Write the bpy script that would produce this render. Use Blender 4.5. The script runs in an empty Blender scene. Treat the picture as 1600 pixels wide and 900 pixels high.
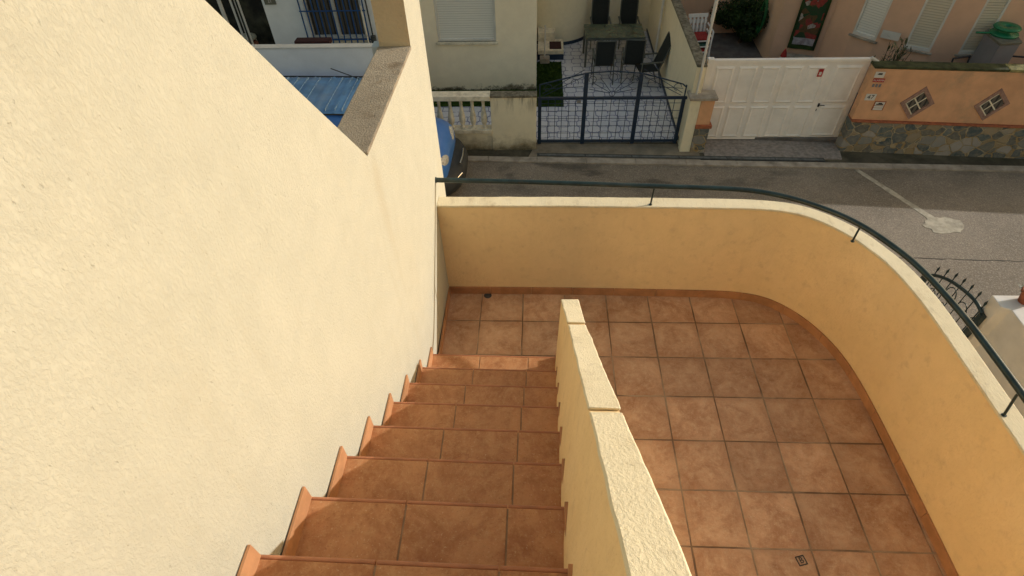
import bpy, bmesh, math, random
from mathutils import Vector, Matrix
random.seed(7)
PI=math.pi
sc=bpy.context.scene
COL=sc.collection
# ------------------------------------------------------------------ camera
CF,CP,CY,CR,CH=880.5225,.8080119,-.06167575,-.0367634,3.377985
def cam_axes():
    f=Vector((math.sin(CY)*math.cos(CP),math.cos(CY)*math.cos(CP),-math.sin(CP)))
    r=Vector((math.cos(CY),-math.sin(CY),0)); u=r.cross(f)
    c,s=math.cos(CR),math.sin(CR)
    return r*c+u*s, u*c-r*s, f
RX,UP,FW=cam_axes(); EYE=Vector((0,0,CH))
cd=bpy.data.cameras.new('camera'); cam=bpy.data.objects.new('camera',cd); COL.objects.link(cam)
cam.matrix_world=Matrix(((RX.x,UP.x,-FW.x,0),(RX.y,UP.y,-FW.y,0),(RX.z,UP.z,-FW.z,CH),(0,0,0,1)))
cd.sensor_width=36; cd.lens=36*CF/1600; cd.clip_start=.05; cd.clip_end=2000
sc.camera=cam
# survey helper: the point where the sight line through photo pixel (x,y) meets the plane axis=v
def at(axis,v,x,y):
    d=FW+RX*((x-800)/CF)+UP*((450-y)/CF); i='XYZ'.index(axis)
    return EYE+d*((v-EYE[i])/d[i])
# ------------------------------------------------------------------ node helpers
class N:
    def __init__(s,name):
        s.m=bpy.data.materials.new(name); s.m.use_nodes=True; s.t=s.m.node_tree; s.n=s.t.nodes; s.l=s.t.links
        s.b=s.n['Principled BSDF']; s.b.inputs['Specular IOR Level'].default_value=.3
        s._co=None
    def new(s,t,**k):
        a=s.n.new(t)
        for q,v in k.items(): setattr(a,q,v)
        return a
    def put(s,sock,v):
        if isinstance(v,bpy.types.NodeSocket): s.l.new(v,sock)
        else:
            if isinstance(v,(tuple,list)) and len(v)==3 and len(sock.default_value)==4: v=(*v,1)
            sock.default_value=v
    def co(s,scale=(1,1,1),loc=(0,0,0),rot=(0,0,0)):
        if s._co is None: s._co=s.new('ShaderNodeTexCoord').outputs['Object']
        m=s.new('ShaderNodeMapping'); m.inputs['Scale'].default_value=scale; m.inputs['Location'].default_value=loc; m.inputs['Rotation'].default_value=rot
        s.l.new(s._co,m.inputs[0]); return m.outputs[0]
    def noise(s,scale,detail=4,rough=.55,vec=None,dist=0,color=False):
        a=s.new('ShaderNodeTexNoise'); a.inputs['Scale'].default_value=scale; a.inputs['Detail'].default_value=detail
        a.inputs['Roughness'].default_value=rough; a.inputs['Distortion'].default_value=dist
        s.l.new(vec if vec else s.co(),a.inputs['Vector']); return a.outputs['Color' if color else 'Fac']
    def ramp(s,f,p0,p1,a=0,b=1):
        r=s.new('ShaderNodeMapRange'); r.inputs[1].default_value=p0; r.inputs[2].default_value=p1; r.inputs[3].default_value=a; r.inputs[4].default_value=b
        r.interpolation_type='SMOOTHSTEP'
        s.put(r.inputs[0],f); return r.outputs[0]
    def mix(s,f,a,b,mode='MIX'):
        x=s.new('ShaderNodeMix',data_type='RGBA',blend_type=mode); s.put(x.inputs[0],f); s.put(x.inputs[6],a); s.put(x.inputs[7],b); return x.outputs[2]
    def math(s,op,a,b=0,c=0):
        x=s.new('ShaderNodeMath',operation=op); s.put(x.inputs[0],a); s.put(x.inputs[1],b); s.put(x.inputs[2],c); return x.outputs[0]
    def bump(s,h,dist,strength=1,prev=None):
        b=s.new('ShaderNodeBump'); b.inputs['Distance'].default_value=dist; b.inputs['Strength'].default_value=strength
        s.l.new(h,b.inputs['Height'])
        if prev: s.l.new(prev,b.inputs['Normal'])
        s.l.new(b.outputs[0],s.b.inputs['Normal']); return b.outputs[0]
    def xyz(s,v=None):
        a=s.new('ShaderNodeSeparateXYZ'); s.l.new(v if v else s.co(),a.inputs[0]); return a.outputs
    def set(s,color=None,rough=None,metal=None,spec=None):
        if color is not None: s.put(s.b.inputs['Base Color'],color)
        if rough is not None: s.put(s.b.inputs['Roughness'],rough)
        if metal is not None: s.put(s.b.inputs['Metallic'],metal)
        if spec is not None: s.put(s.b.inputs['Specular IOR Level'],spec)
        return s.m
def mul(c,k): return tuple(min(1,x*k) for x in c)
M={}
def simple(name,c,rough=.6,var=.12,scale=6,metal=0,bump=0,bs=60,dirt=None,spec=.3):
    n=N(name); a=n.noise(scale,5,.6)
    col=n.mix(n.ramp(a,.3,.7),mul(c,1-var),mul(c,1+var))
    if dirt:
        d=n.noise(scale*.45,6,.65,n.co(loc=(3,5,1))); col=n.mix(n.ramp(d,.48,.72,0,dirt[1]),col,dirt[0])
    n.set(col,rough,metal,spec)
    if bump: n.bump(n.noise(bs,4,.6),bump)
    M[name]=n.m; return n.m
def stucco(name,c,c2,bump=.004,sc_=75,stretch=(1,1,1),stain=None,rot=(0,0,0),coarse=.5,pits_=1):
    n=N(name); a=n.noise(1.1,5,.6); b=n.noise(9,4,.6)
    col=n.mix(n.ramp(a,.3,.7),c,c2); col=n.mix(n.ramp(b,.3,.75,0,.35),col,mul(c,.86))
    v=n.co(scale=stretch,rot=rot)
    h=n.noise(sc_,6,.68,v,.1); h2=n.noise(sc_*.33,3,.5,v,0)
    hs=n.math('ADD',n.ramp(h,.38,.66),n.math('MULTIPLY',h2,coarse))
    pits=n.noise(sc_*.8,2,.5,v,.1); pit=n.math('MULTIPLY',n.ramp(pits,.69,.76),pits_)
    col=n.mix(n.math('MULTIPLY',pit,.3),col,mul(c,.65))
    hs=n.math('SUBTRACT',hs,pit)
    if stain:
        for (scol,amt,ssc,sstr) in stain:
            d=n.noise(ssc,5,.65,n.co(scale=sstr,loc=(1.7,2.2,.4))); col=n.mix(n.ramp(d,.52,.74,0,amt),col,scol)
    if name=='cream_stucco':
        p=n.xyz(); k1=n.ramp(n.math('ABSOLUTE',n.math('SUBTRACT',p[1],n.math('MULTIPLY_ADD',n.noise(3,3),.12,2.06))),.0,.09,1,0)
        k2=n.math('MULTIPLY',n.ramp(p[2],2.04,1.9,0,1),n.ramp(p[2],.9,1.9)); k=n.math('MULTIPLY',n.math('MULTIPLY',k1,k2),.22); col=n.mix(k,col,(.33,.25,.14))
    n.set(col,.92,0,.15); n.bump(hs,bump); M[name]=n.m; return n.m
def mm(name): return M[name]
# ---- our own building
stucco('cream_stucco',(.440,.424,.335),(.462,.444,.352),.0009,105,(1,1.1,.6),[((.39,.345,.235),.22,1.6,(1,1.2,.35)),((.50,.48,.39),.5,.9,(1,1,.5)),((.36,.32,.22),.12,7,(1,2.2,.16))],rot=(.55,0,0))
stucco('ochre_shade_paint',(.83,.63,.345),(.87,.665,.375),.0016,40,stain=[((.86,.68,.42),.45,2.0,(1,1,.6)),((.70,.50,.27),.3,1.1,(1,1,.5)),((.66,.48,.27),.15,9,(1.5,1.5,.15)),((.58,.42,.25),.35,14,(1,1,1))],coarse=1,pits_=0)  # same paint as the cream wall, with warm shade put into its colour
stucco('coping_cream',(.74,.65,.45),(.80,.71,.51),.0010,90,(1.4,.5,1),stain=[((.5,.38,.22),.35,5,(1,1,1)),((.42,.34,.22),.4,16,(1,.6,1))])
stucco('brown_coping',(.30,.25,.18),(.42,.36,.27),.004,130,stain=[((.17,.12,.07),.7,7,(1,1,1)),((.6,.5,.36),.5,3,(1,1,1))])  # mottled dark brown with paler blotches
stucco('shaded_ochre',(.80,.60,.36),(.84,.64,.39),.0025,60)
def tile_mat(name,lines,x0=0,y0=0,t=.335,tint=(1,1,1)):
    n=N(name)
    p=n.xyz(); w=n.noise(7,3,.6,color=True); ws=n.xyz(w)
    x=n.math('ADD',p[0],n.math('MULTIPLY_ADD',ws[0],.006,-.003)); y=n.math('ADD',p[1],n.math('MULTIPLY_ADD',ws[1],.006,-.003))
    gx=n.math('DIVIDE',n.math('SUBTRACT',x,x0),t); gy=n.math('DIVIDE',n.math('SUBTRACT',y,y0),t)
    fx=n.math('FRACT',gx); fy=n.math('FRACT',gy)
    dx=n.math('MINIMUM',fx,n.math('SUBTRACT',1,fx)); dy=n.math('MINIMUM',fy,n.math('SUBTRACT',1,fy))
    d=n.math('MULTIPLY',n.math('MINIMUM',dx,dy),t) if lines else None
    cell=n.new('ShaderNodeTexWhiteNoise',noise_dimensions='2D'); cv=n.new('ShaderNodeCombineXYZ')
    n.l.new(n.math('FLOOR',gx),cv.inputs[0]); n.l.new(n.math('FLOOR',gy),cv.inputs[1]); n.l.new(cv.outputs[0],cell.inputs[0])
    a=n.noise(4.5,8,.76,dist=.5); b=n.noise(26,6,.78); c=n.noise(120,3,.7); e=n.noise(11,5,.7,n.co(loc=(4,4,4)))
    col=n.mix(n.ramp(a,.34,.66),(.30,.105,.042),(.47,.20,.095))
    col=n.mix(n.ramp(b,.42,.75,0,.7),col,(.50,.255,.135))
    col=n.mix(n.ramp(c,.60,.72,0,.45),col,(.62,.42,.28)); col=n.mix(n.ramp(e,.60,.74,0,.55),col,(.22,.06,.03)); col=n.mix(n.ramp(c,.40,.30,0,.5),col,(.20,.07,.03))
    # darker burnt rim of every tile
    if lines:
        rim=n.ramp(d,.0,.07,.45,0); col=n.mix(n.math('MULTIPLY',rim,n.ramp(b,.3,.7)),col,(.24,.085,.035))
    v=n.ramp(cell.outputs[0],0,1,.88,1.10) if lines else 1.0; mx=n.new('ShaderNodeVectorMath',operation='SCALE'); n.l.new(col,mx.inputs[0]); n.put(mx.inputs['Scale'],v); mt=n.new('ShaderNodeVectorMath',operation='MULTIPLY'); n.l.new(mx.outputs[0],mt.inputs[0]); mt.inputs[1].default_value=tint; col=mt.outputs[0]
    if lines:
        gw=n.noise(3,3,.6,n.co(loc=(5,0,0))); wid=n.ramp(gw,.4,.7,.0034,.0058)
        g=n.math('SUBTRACT',1,n.ramp(n.math('SUBTRACT',d,wid),-.0012,.0018))
        gc=n.mix(n.ramp(n.noise(2.4,4,.6,n.co(loc=(9,2,0))),.4,.64),(.17,.10,.055),(.42,.30,.19))
        col=n.mix(g,col,gc)
        h=n.math('ADD',n.math('MULTIPLY',g,-1),n.math('MULTIPLY',b,.35))
    else: h=n.math('MULTIPLY',b,.35)
    n.set(col,n.ramp(b,.3,.7,.42,.7),0,.35); n.bump(h,.003); M[name]=n.m
tile_mat('terracotta_floor',True,.901,2.864,tint=(1.33,1.88,2.3)); tile_mat('terracotta_tile',False,t=.31,tint=(1.08,1.22,1.12))
simple('mortar_joint',(.50,.42,.28),.95,.2,30,bump=.002,bs=90); simple('grout',(.27,.17,.10),.95,.2,20); simple('nosing_clay',(.40,.17,.085),.5,.15,9,bump=.001,bs=90)
simple('skirting_clay',(.42,.21,.10),.5,.18,8,bump=.001,bs=60)
simple('rail_green',(.020,.040,.042),.32,.3,12,.2,dirt=((.10,.10,.09),.35),bump=.0006,bs=150,spec=.5)
# ---- street
def asphalt():
    n=N('asphalt'); a=n.noise(.55,6,.6); b=n.noise(48,3,.85); c=n.noise(3,6,.7)
    col=n.mix(n.ramp(a,.3,.7),(.185,.155,.120),(.25,.212,.168)); col=n.mix(n.ramp(b,.50,.72,0,.75),col,(.48,.42,.34)); col=n.mix(n.ramp(b,.47,.30,0,.6),col,(.07,.06,.05))
    col=n.mix(n.ramp(c,.58,.75,0,.35),col,(.06,.055,.05))
    p=n.xyz(); near=n.ramp(p[1],8.4,9.3); wn=n.noise(1.5,6,.62,n.co(scale=(.7,1.3,1))); wet=n.math('MULTIPLY',n.ramp(wn,.48,.64),near)
    wet=n.math('MULTIPLY',wet,n.ramp(p[0],6.5,2.2,.45,1))
    col=n.mix(n.math('MULTIPLY',wet,.62),col,(.028,.026,.022))
    n.set(col,n.math('SUBTRACT',.9,n.math('MULTIPLY',wet,.35)),0,.3); n.bump(b,.006); M['asphalt']=n.m
asphalt()
simple('concrete',(.38,.33,.27),.9,.2,5,bump=.004,bs=50,dirt=((.10,.09,.07),.6))
simple('mossy_concrete',(.085,.075,.052),.95,.35,3,bump=.008,bs=35,dirt=((.03,.034,.018),.8))
simple('patch_concrete',(.42,.38,.30),.9,.2,9,bump=.006,bs=60,dirt=((.16,.14,.11),.7))
simple('sandy_concrete',(.25,.21,.155),.9,.2,4,bump=.004,bs=50,dirt=((.12,.10,.07),.6))
simple('drain_dark',(.05,.055,.055),.7,.3,9)
simple('drain_grate',(.13,.135,.13),.7,.3,9); simple('driveway_tile',(.27,.235,.21),.85,.25,14,bump=.004,bs=30)
simple('crack_dark',(.07,.063,.056),.95,.3,6)
# ---- houses opposite
stucco('cream_house',(.86,.78,.58),(.90,.82,.62),.003,50,stain=[((.34,.28,.18),.5,1.0,(1,1,.4))],coarse=.6)
def dirty_wall(name,c,zb,zt,hb=.42):
    n=N(name); a=n.noise(2,6,.65); p=n.xyz()
    col=n.mix(n.ramp(a,.3,.7),c,mul(c,1.12))
    zz=n.math('ADD',p[2],n.math('MULTIPLY_ADD',n.noise(3.2,6,.7,n.co(loc=(2,0,0))),.7,-.35))
    col=n.mix(n.ramp(zz,zb+hb,zb+.02,0,.8),col,(.17,.135,.08)); col=n.mix(n.ramp(zz,zb+.16,zb-.15,0,.95),col,(.05,.048,.028))
    st=n.noise(5,5,.7,n.co(scale=(1,1,.12))); up=n.ramp(p[2],zt-.5,zt)
    col=n.mix(n.math('MULTIPLY',up,n.ramp(st,.5,.65,0,.7)),col,(.16,.13,.09))
    n.set(col,.95,0,.15); n.bump(n.noise(60,4,.6),.003); M[name]=n.m
dirty_wall('street_wall_paint',(.76,.68,.50),-3.2,-1.96)
dirty_wall('house_foot_paint',(.90,.79,.60),-3.1,2.5,.12)
simple('white_paint',(.66,.64,.60),.75,.08,3,bump=.001,bs=50)
simple('pale_cloth',(.36,.34,.38),.95,.3,14,dirt=((.2,.12,.1),.6)); simple('white_house_paint',(.84,.85,.86),.85,.06,2,bump=.0015,bs=60)
simple('gate_white',(.88,.83,.78),.55,.06,2.5,dirt=((.62,.55,.47),.4))
simple('cast_stone',(.78,.70,.54),.85,.12,10,bump=.002,bs=80,dirt=((.3,.25,.17),.6))
simple('mossy_stone',(.17,.15,.11),.95,.4,14,bump=.01,bs=50,dirt=((.42,.38,.28),.6))
simple('gate_blue',(.010,.028,.062),.4,.2,9,.1,spec=.5)
def shutter(name,c,pitch=.05):
    n=N(name); p=n.xyz(); f=n.math('FRACT',n.math('DIVIDE',p[2],pitch)); g=n.ramp(f,.0,.22)
    col=n.mix(g,mul(c,.62),c); n.set(n.mix(n.ramp(n.noise(2,4),.3,.7,0,.3),col,mul(c,.85)),.6); n.bump(g,.006); M[name]=n.m
shutter('shutter_white',(.85,.84,.78)); shutter('shutter_cream',(.68,.62,.50))
def pattern_tile():
    n=N('patterned_tile'); p=n.xyz(n.co(loc=(.1,.05,0)))
    def ring(ox,oy,T,r,rad,w):
        fx=n.math('ABSOLUTE',n.math('SUBTRACT',n.math('FRACT',n.math('DIVIDE',n.math('ADD',p[0],ox),T)),.5))
        fy=n.math('ABSOLUTE',n.math('SUBTRACT',n.math('FRACT',n.math('DIVIDE',n.math('ADD',p[1],oy),T)),.5))
        qx=n.math('MAXIMUM',n.math('SUBTRACT',n.math('MULTIPLY',fx,T),r-rad),0); qy=n.math('MAXIMUM',n.math('SUBTRACT',n.math('MULTIPLY',fy,T),r-rad),0)
        d=n.math('SUBTRACT',n.math('SQRT',n.math('ADD',n.math('MULTIPLY',qx,qx),n.math('MULTIPLY',qy,qy))),rad)
        return n.math('SUBTRACT',1,n.ramp(n.math('ABSOLUTE',d),w*.6,w))
    a=ring(0,0,.44,.135,.06,.012); b=ring(.22,.22,.44,.135,.06,.012)
    sel=n.noise(2.4,2,.5); g=n.math('MAXIMUM',n.math('MULTIPLY',a,n.ramp(sel,.36,.40)),n.math('MULTIPLY',b,n.ramp(sel,.62,.58)))
    # short dashes at the middle of each cell
    fx=n.math('ABSOLUTE',n.math('SUBTRACT',n.math('FRACT',n.math('DIVIDE',p[0],.11)),.5)); fy=n.math('ABSOLUTE',n.math('SUBTRACT',n.math('FRACT',n.math('DIVIDE',p[1],.22)),.5))
    dash=n.math('MULTIPLY',n.math('LESS_THAN',fx,.16),n.math('LESS_THAN',fy,.035)); g=n.math('MAXIMUM',g,n.math('MULTIPLY',dash,.75))
    base=n.mix(n.ramp(n.noise(1.2,5),.3,.7),(.60,.61,.67),(.70,.70,.74))
    n.set(n.mix(n.math('MULTIPLY',g,.85),base,(.10,.12,.27)),.35,0,.4); M['patterned_tile']=n.m
pattern_tile()
def turf():
    n=N('turf'); a=n.noise(9,5); b=n.noise(90,3,.8); col=n.mix(n.ramp(a,.3,.7),(.028,.062,.012),(.065,.115,.022)); col=n.mix(n.ramp(b,.4,.7,0,.6),col,(.02,.04,.008)); n.set(col,.95,0,.1); n.bump(b,.02); M['turf']=n.m
turf()
simple('furniture_grey',(.115,.125,.115),.55,.2,8,.3); simple('mesh_fabric',(.022,.026,.026),.9,.2,60,bump=.002,bs=300); simple('table_glass',(.06,.085,.06),.18,.25,4,spec=.6)
simple('rope_green',(.02,.05,.03),.8,.2)
simple('salmon_paint',(.72,.47,.33),.92,.07,1.6,bump=.002,bs=60,dirt=((.58,.38,.27),.5))
simple('salmon_pale',(.70,.52,.38),.92,.08,1.6,bump=.002,bs=60,dirt=((.55,.40,.29),.5))
simple('peach_wall',(.70,.385,.215),.95,.10,3,bump=.004,bs=70,dirt=((.36,.27,.17),.75))
simple('brick_pink',(.33,.20,.16),.9,.25,18,bump=.003,bs=60); simple('brick_red',(.36,.12,.06),.8,.2,14)
simple('yellow_moss',(.30,.27,.12),.95,.35,6,bump=.01,bs=40,dirt=((.08,.09,.035),.9))
simple('dark_moss',(.055,.062,.028),.95,.4,8,bump=.01,bs=40)
def rubble():
    n=N('rubble_stone'); w=n.noise(3.5,3,.6,color=True)
    vec=n.new('ShaderNodeVectorMath',operation='MULTIPLY_ADD'); n.l.new(w,vec.inputs[0]); vec.inputs[1].default_value=(.16,.16,.16); n.l.new(n.co(scale=(1,.3,1.25),rot=(0,.35,0)),vec.inputs[2])
    v=n.new('ShaderNodeTexVoronoi',feature='DISTANCE_TO_EDGE'); v.inputs['Scale'].default_value=4.6; n.l.new(vec.outputs[0],v.inputs['Vector'])
    c=n.new('ShaderNodeTexVoronoi'); c.inputs['Scale'].default_value=4.6; n.l.new(vec.outputs[0],c.inputs['Vector'])
    s=n.xyz(c.outputs['Color'])
    col=n.mix(n.ramp(s[0],.15,.85),(.10,.13,.13),(.36,.33,.30)); col=n.mix(n.ramp(s[1],.5,.75,0,.8),col,(.36,.25,.12)); col=n.mix(n.ramp(s[2],.6,.8,0,.8),col,(.06,.085,.095))
    col=n.mix(n.ramp(n.noise(14,5,.7),.35,.7,0,.6),col,(.30,.26,.20))
    edge=n.ramp(v.outputs['Distance'],.028,.055); col=n.mix(edge,n.mix(n.ramp(n.noise(5,4),.4,.6),(.36,.25,.12),(.42,.35,.24)),col)
    n.set(col,.85); n.bump(edge,.02); M['rubble_stone']=n.m
rubble()
simple('cabinet_grey',(.20,.205,.225),.6,.1,2); simple('cabinet_top',(.15,.15,.12),.7,.2,6); simple('green_plastic',(.008,.17,.075),.4,.15,6,spec=.5)
simple('dark_green_plastic',(.01,.10,.035),.5,.2,12)
simple('roof_streak',(.24,.38,.56),.5,.3,20); simple('grille_blue',(.02,.075,.22),.45,.2,9); simple('white_plastic',(.66,.66,.66),.4,.08,5); simple('red_cloth',(.32,.035,.03),.9,.2,20); simple('green_cloth',(.03,.10,.08),.9,.2,20); simple('dark_cloth',(.05,.02,.02),.9,.2,20)
simple('bark',(.07,.045,.03),.9,.3,20)
def leafmat(name,a,b):
    n=N(name); o=n.new('ShaderNodeObjectInfo'); col=n.mix(n.ramp(n.noise(5,3),.35,.65),a,b); n.set(col,.6,0,.3); M[name]=n.m
leafmat('leaf_dark',(.010,.028,.008),(.035,.075,.016)); leafmat('leaf_mid',(.035,.05,.022),(.09,.10,.05)); leafmat('leaf_fresh',(.05,.10,.015),(.14,.19,.04))
simple('sign_white',(.66,.63,.58),.5,.05,9); simple('sign_red',(.42,.03,.03),.5,.1); simple('yard_paving',(.13,.12,.115),.9,.25,4,bump=.004,bs=40); simple('ink',(.03,.03,.035),.6,.1); simple('steel',(.35,.35,.36),.35,.1,9,.8)
# ---- van
def carpaint():
    n=N('van_blue'); col=n.mix(n.ramp(n.noise(2.2,4),.3,.7),(.04,.17,.55),(.055,.20,.62)); n.set(col,.3,0,.5); n.b.inputs['Coat Weight'].default_value=.5; n.b.inputs['Coat Roughness'].default_value=.12; M['van_blue']=n.m
carpaint()
simple('van_roof_blue',(.10,.24,.46),.45,.25,3,dirt=((.22,.28,.38),.5),spec=.5)
simple('van_bumper',(.035,.038,.04),.55,.15,6); simple('glass_dark',(.012,.015,.018),.08,.1,2,spec=.7); simple('lamp_glass',(.75,.75,.70),.1,.35,40,.35); simple('chrome',(.6,.6,.6),.2,.05,5,1); simple('rubber',(.02,.02,.02),.9,.1)
def glass():
    n=N('dim_interior'); col=n.mix(n.ramp(n.noise(2.0,5),.35,.7),(.02,.022,.022),(.10,.09,.06)); n.set(col,.12,0,.6); M['dim_interior']=n.m
glass()
def blinds():
    n=N('window_dark_stripes'); p=n.xyz(); f=n.math('FRACT',n.math('DIVIDE',p[0],.085)); g=n.ramp(n.math('ABSOLUTE',n.math('SUBTRACT',f,.5)),.1,.3)
    n.set(n.mix(g,(.035,.033,.032),(.12,.105,.085)),.25,0,.5); M['window_dark_stripes']=n.m
blinds()
def tapestry():
    n=N('tapestry'); v=n.new('ShaderNodeTexVoronoi'); v.inputs['Scale'].default_value=7.5; n.l.new(n.noise(2.5,2,.5,color=True),v.inputs['Vector']); n.l.new(n.co(),v.inputs['Vector'])
    s=n.xyz(v.outputs['Color']); col=n.mix(n.math('GREATER_THAN',s[0],.55),(.03,.075,.035),(.34,.06,.05)); col=n.mix(n.math('GREATER_THAN',s[1],.80),col,(.48,.42,.38)); col=n.mix(n.math('GREATER_THAN',s[2],.80),col,(.14,.085,.04))
    col=n.mix(n.ramp(n.noise(22,4,.7),.4,.66,0,.6),col,(.06,.05,.04))
    n.set(col,.95,0,.1); M['tapestry']=n.m
tapestry()
# ------------------------------------------------------------------ mesh helpers
class MB:
    def __init__(s): s.v=[];s.f=[];s.mi=[];s.sm=[];s.mats=[];s.cur=0
    def mat(s,name):
        if name not in s.mats: s.mats.append(name)
        s.cur=s.mats.index(name); return s
    def add(s,vs,fs,smooth=False):
        o=len(s.v); s.v+= [tuple(v) for v in vs]
        for f in fs: s.f.append([o+i for i in f]); s.mi.append(s.cur); s.sm.append(smooth)
        return s
    def box(s,x0,x1,y0,y1,z0,z1,T=None):
        vs=[Vector((x,y,z)) for z in (z0,z1) for y in (y0,y1) for x in (x0,x1)]
        if T: vs=[T@v for v in vs]
        return s.add(vs,[(0,2,3,1),(4,5,7,6),(0,1,5,4),(2,6,7,3),(0,4,6,2),(1,3,7,5)])
    def hexa(s,vs): # 4 bottom ccw, 4 top ccw
        return s.add(vs,[(3,2,1,0),(4,5,6,7),(0,1,5,4),(1,2,6,5),(2,3,7,6),(3,0,4,7)])
    def prism(s,poly,z0,z1): # vertical extrusion of xy polygon
        n=len(poly); vs=[(x,y,z0) for x,y in poly]+[(x,y,z1) for x,y in poly]
        return s.add(vs,[list(range(n))[::-1],list(range(n,2*n))]+[(i,(i+1)%n,n+(i+1)%n,n+i) for i in range(n)])
    def slab(s,poly3,off): # polygon of 3D points extruded by vector
        n=len(poly3); off=Vector(off); vs=[Vector(p) for p in poly3]+[Vector(p)+off for p in poly3]
        return s.add(vs,[list(range(n))[::-1],list(range(n,2*n))]+[(i,(i+1)%n,n+(i+1)%n,n+i) for i in range(n)])
    def tube(s,pts,r,seg=8,cap=True):
        pts=[Vector(p) for p in pts]; n=len(pts); rr=r if isinstance(r,(list,tuple)) else [r]*n
        o=len(s.v); prev=None; vs=[]
        for i,p in enumerate(pts):
            d=(pts[min(i+1,n-1)]-pts[max(i-1,0)]).normalized()
            if prev is None: a=d.orthogonal().normalized()
            else: a=(prev-d*prev.dot(d)); a=a.normalized() if a.length>1e-6 else d.orthogonal().normalized()
            prev=a; b=d.cross(a)
            for k in range(seg): t=2*PI*k/seg; vs.append(p+(a*math.cos(t)+b*math.sin(t))*rr[i])
        fs=[(i*seg+k,i*seg+(k+1)%seg,(i+1)*seg+(k+1)%seg,(i+1)*seg+k) for i in range(n-1) for k in range(seg)]
        s.add(vs,fs,True)
        if cap: s.add(vs[:seg],[list(range(seg))[::-1]]); s.add(vs[-seg:],[list(range(seg))])
        return s
    def lathe(s,prof,c=(0,0,0),seg=16):
        vs=[];c=Vector(c)
        for r,z in prof:
            for k in range(seg): t=2*PI*k/seg; vs.append(c+Vector((r*math.cos(t),r*math.sin(t),z)))
        fs=[(i*seg+k,i*seg+(k+1)%seg,(i+1)*seg+(k+1)%seg,(i+1)*seg+k) for i in range(len(prof)-1) for k in range(seg)]
        return s.add(vs,fs,True)
    def build(s,name,mat=None,parent=None,bevel=0,T=None,sub=0):
        me=bpy.data.meshes.new(name); vs=[T@Vector(v) for v in s.v] if T else s.v
        me.from_pydata([tuple(v) for v in vs],[],s.f)
        if mat and not s.mats: me.materials.append(M[mat])
        for q in s.mats: me.materials.append(M[q])
        for p,mi,sm in zip(me.polygons,s.mi,s.sm): p.material_index=mi; p.use_smooth=sm
        me.update(); o=bpy.data.objects.new(name,me); COL.objects.link(o)
        if parent:
            o.parent=parent; o.matrix_parent_inverse=parent.matrix_basis.inverted()
        if bevel:
            b=o.modifiers.new('b','BEVEL'); b.width=bevel; b.segments=2; b.limit_method='ANGLE'; b.angle_limit=.7
        if sub:
            b=o.modifiers.new('s','SUBSURF'); b.levels=sub; b.render_levels=sub
        return o
def tag(o,label=None,cat=None,group=None,kind=None):
    if label: o['label']=label
    if cat: o['category']=cat
    if group: o['group']=group
    if kind: o['kind']=kind
    return o
def thing(name,label,cat,loc=(0,0,0),rz=0,group=None):
    o=bpy.data.objects.new(name,None); COL.objects.link(o); o.location=loc; o.rotation_euler=(0,0,rz); o.empty_display_size=.1
    return tag(o,label,cat,group)
def put(mb,name,mat,parent,bevel=0,sub=0):   # mesh written in the parent's own frame
    o=mb.build(name,mat,None,bevel,None,sub); o.parent=parent; return o
def copy_tree(o,parent=None):
    c=o.copy(); COL.objects.link(c); c.parent=parent
    for ch in list(o.children): copy_tree(ch,c)
    return c
def quads(mb,n,cfn,size,rnd,flat=0):
    for _ in range(n):
        c,nn=cfn(); a=nn.orthogonal().normalized(); a.rotate(Matrix.Rotation(rnd.uniform(0,6.28),3,nn)); b=nn.cross(a); s=size*rnd.uniform(.6,1.3)
        mb.add([c-a*s,c-b*s*.45,c+a*s,c+b*s*.45],[(0,1,2,3)])
# ------------------------------------------------------------------ world and sun
SUN=Vector((1,.285,.360)).normalized()
EL=math.asin(SUN.z); 
w=bpy.data.worlds.new('World'); sc.world=w; w.use_nodes=True
wn=w.node_tree; bg=wn.nodes['Background']; sk=wn.nodes.new('ShaderNodeTexSky'); sk.sky_type='NISHITA'; sk.sun_disc=False
sk.sun_elevation=EL; sk.sun_rotation=math.atan2(SUN.x,SUN.y); sk.air_density=2.2; sk.dust_density=6.0; sk.ozone_density=1.3
wn.links.new(sk.outputs[0],bg.inputs[0]); bg.inputs[1].default_value=.15
sl=bpy.data.lights.new('sun','SUN'); sl.energy=3.9; sl.angle=math.radians(.5); sl.color=(1,.97,.925)
so=bpy.data.objects.new('sun',sl); COL.objects.link(so); so.rotation_euler=SUN.to_track_quat('Z','Y').to_euler(); so.location=(20,6,12)
sc.view_settings.view_transform='Standard'; sc.view_settings.look='None'; sc.view_settings.exposure=0
sc.cycles.max_bounces=10; sc.cycles.diffuse_bounces=6
# ================================================================== OUR BUILDING
RUN,RISE,Y1,SL=.272,.221,2.354,-.016
def wallx(y): return -.766+.0186*(y-.18)
# left stucco wall ------------------------------------------------
lw=thing('stucco_wall','tall rough cream stucco wall rising beside the stair, its top cut off in a slope','wall',(-.7,2,0))
def wp(y,z): return (wallx(y),y,z)
TH=.175
prof=[(-3.0,-3.2),(3.52,-3.2),(3.52,0.6),(3.51,2.3),(3.50,6.0),(3.13,6.0),(3.13,2.03),(2.065,2.03),(1.62,2.555),(1.31,2.93),(.95,3.36),(-.2,4.75),(-.6,5.3),(-3.0,5.3)]
mb=MB(); n=len(prof); outer=[(wallx(y)-TH,y,z) for y,z in prof]; inner=[wp(y,z) for y,z in prof]
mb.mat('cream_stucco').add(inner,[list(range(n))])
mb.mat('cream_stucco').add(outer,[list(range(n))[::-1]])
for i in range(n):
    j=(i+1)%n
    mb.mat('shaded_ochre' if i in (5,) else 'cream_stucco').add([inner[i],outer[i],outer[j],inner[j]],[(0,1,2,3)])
o=mb.build('wall_face',None,lw)
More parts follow.
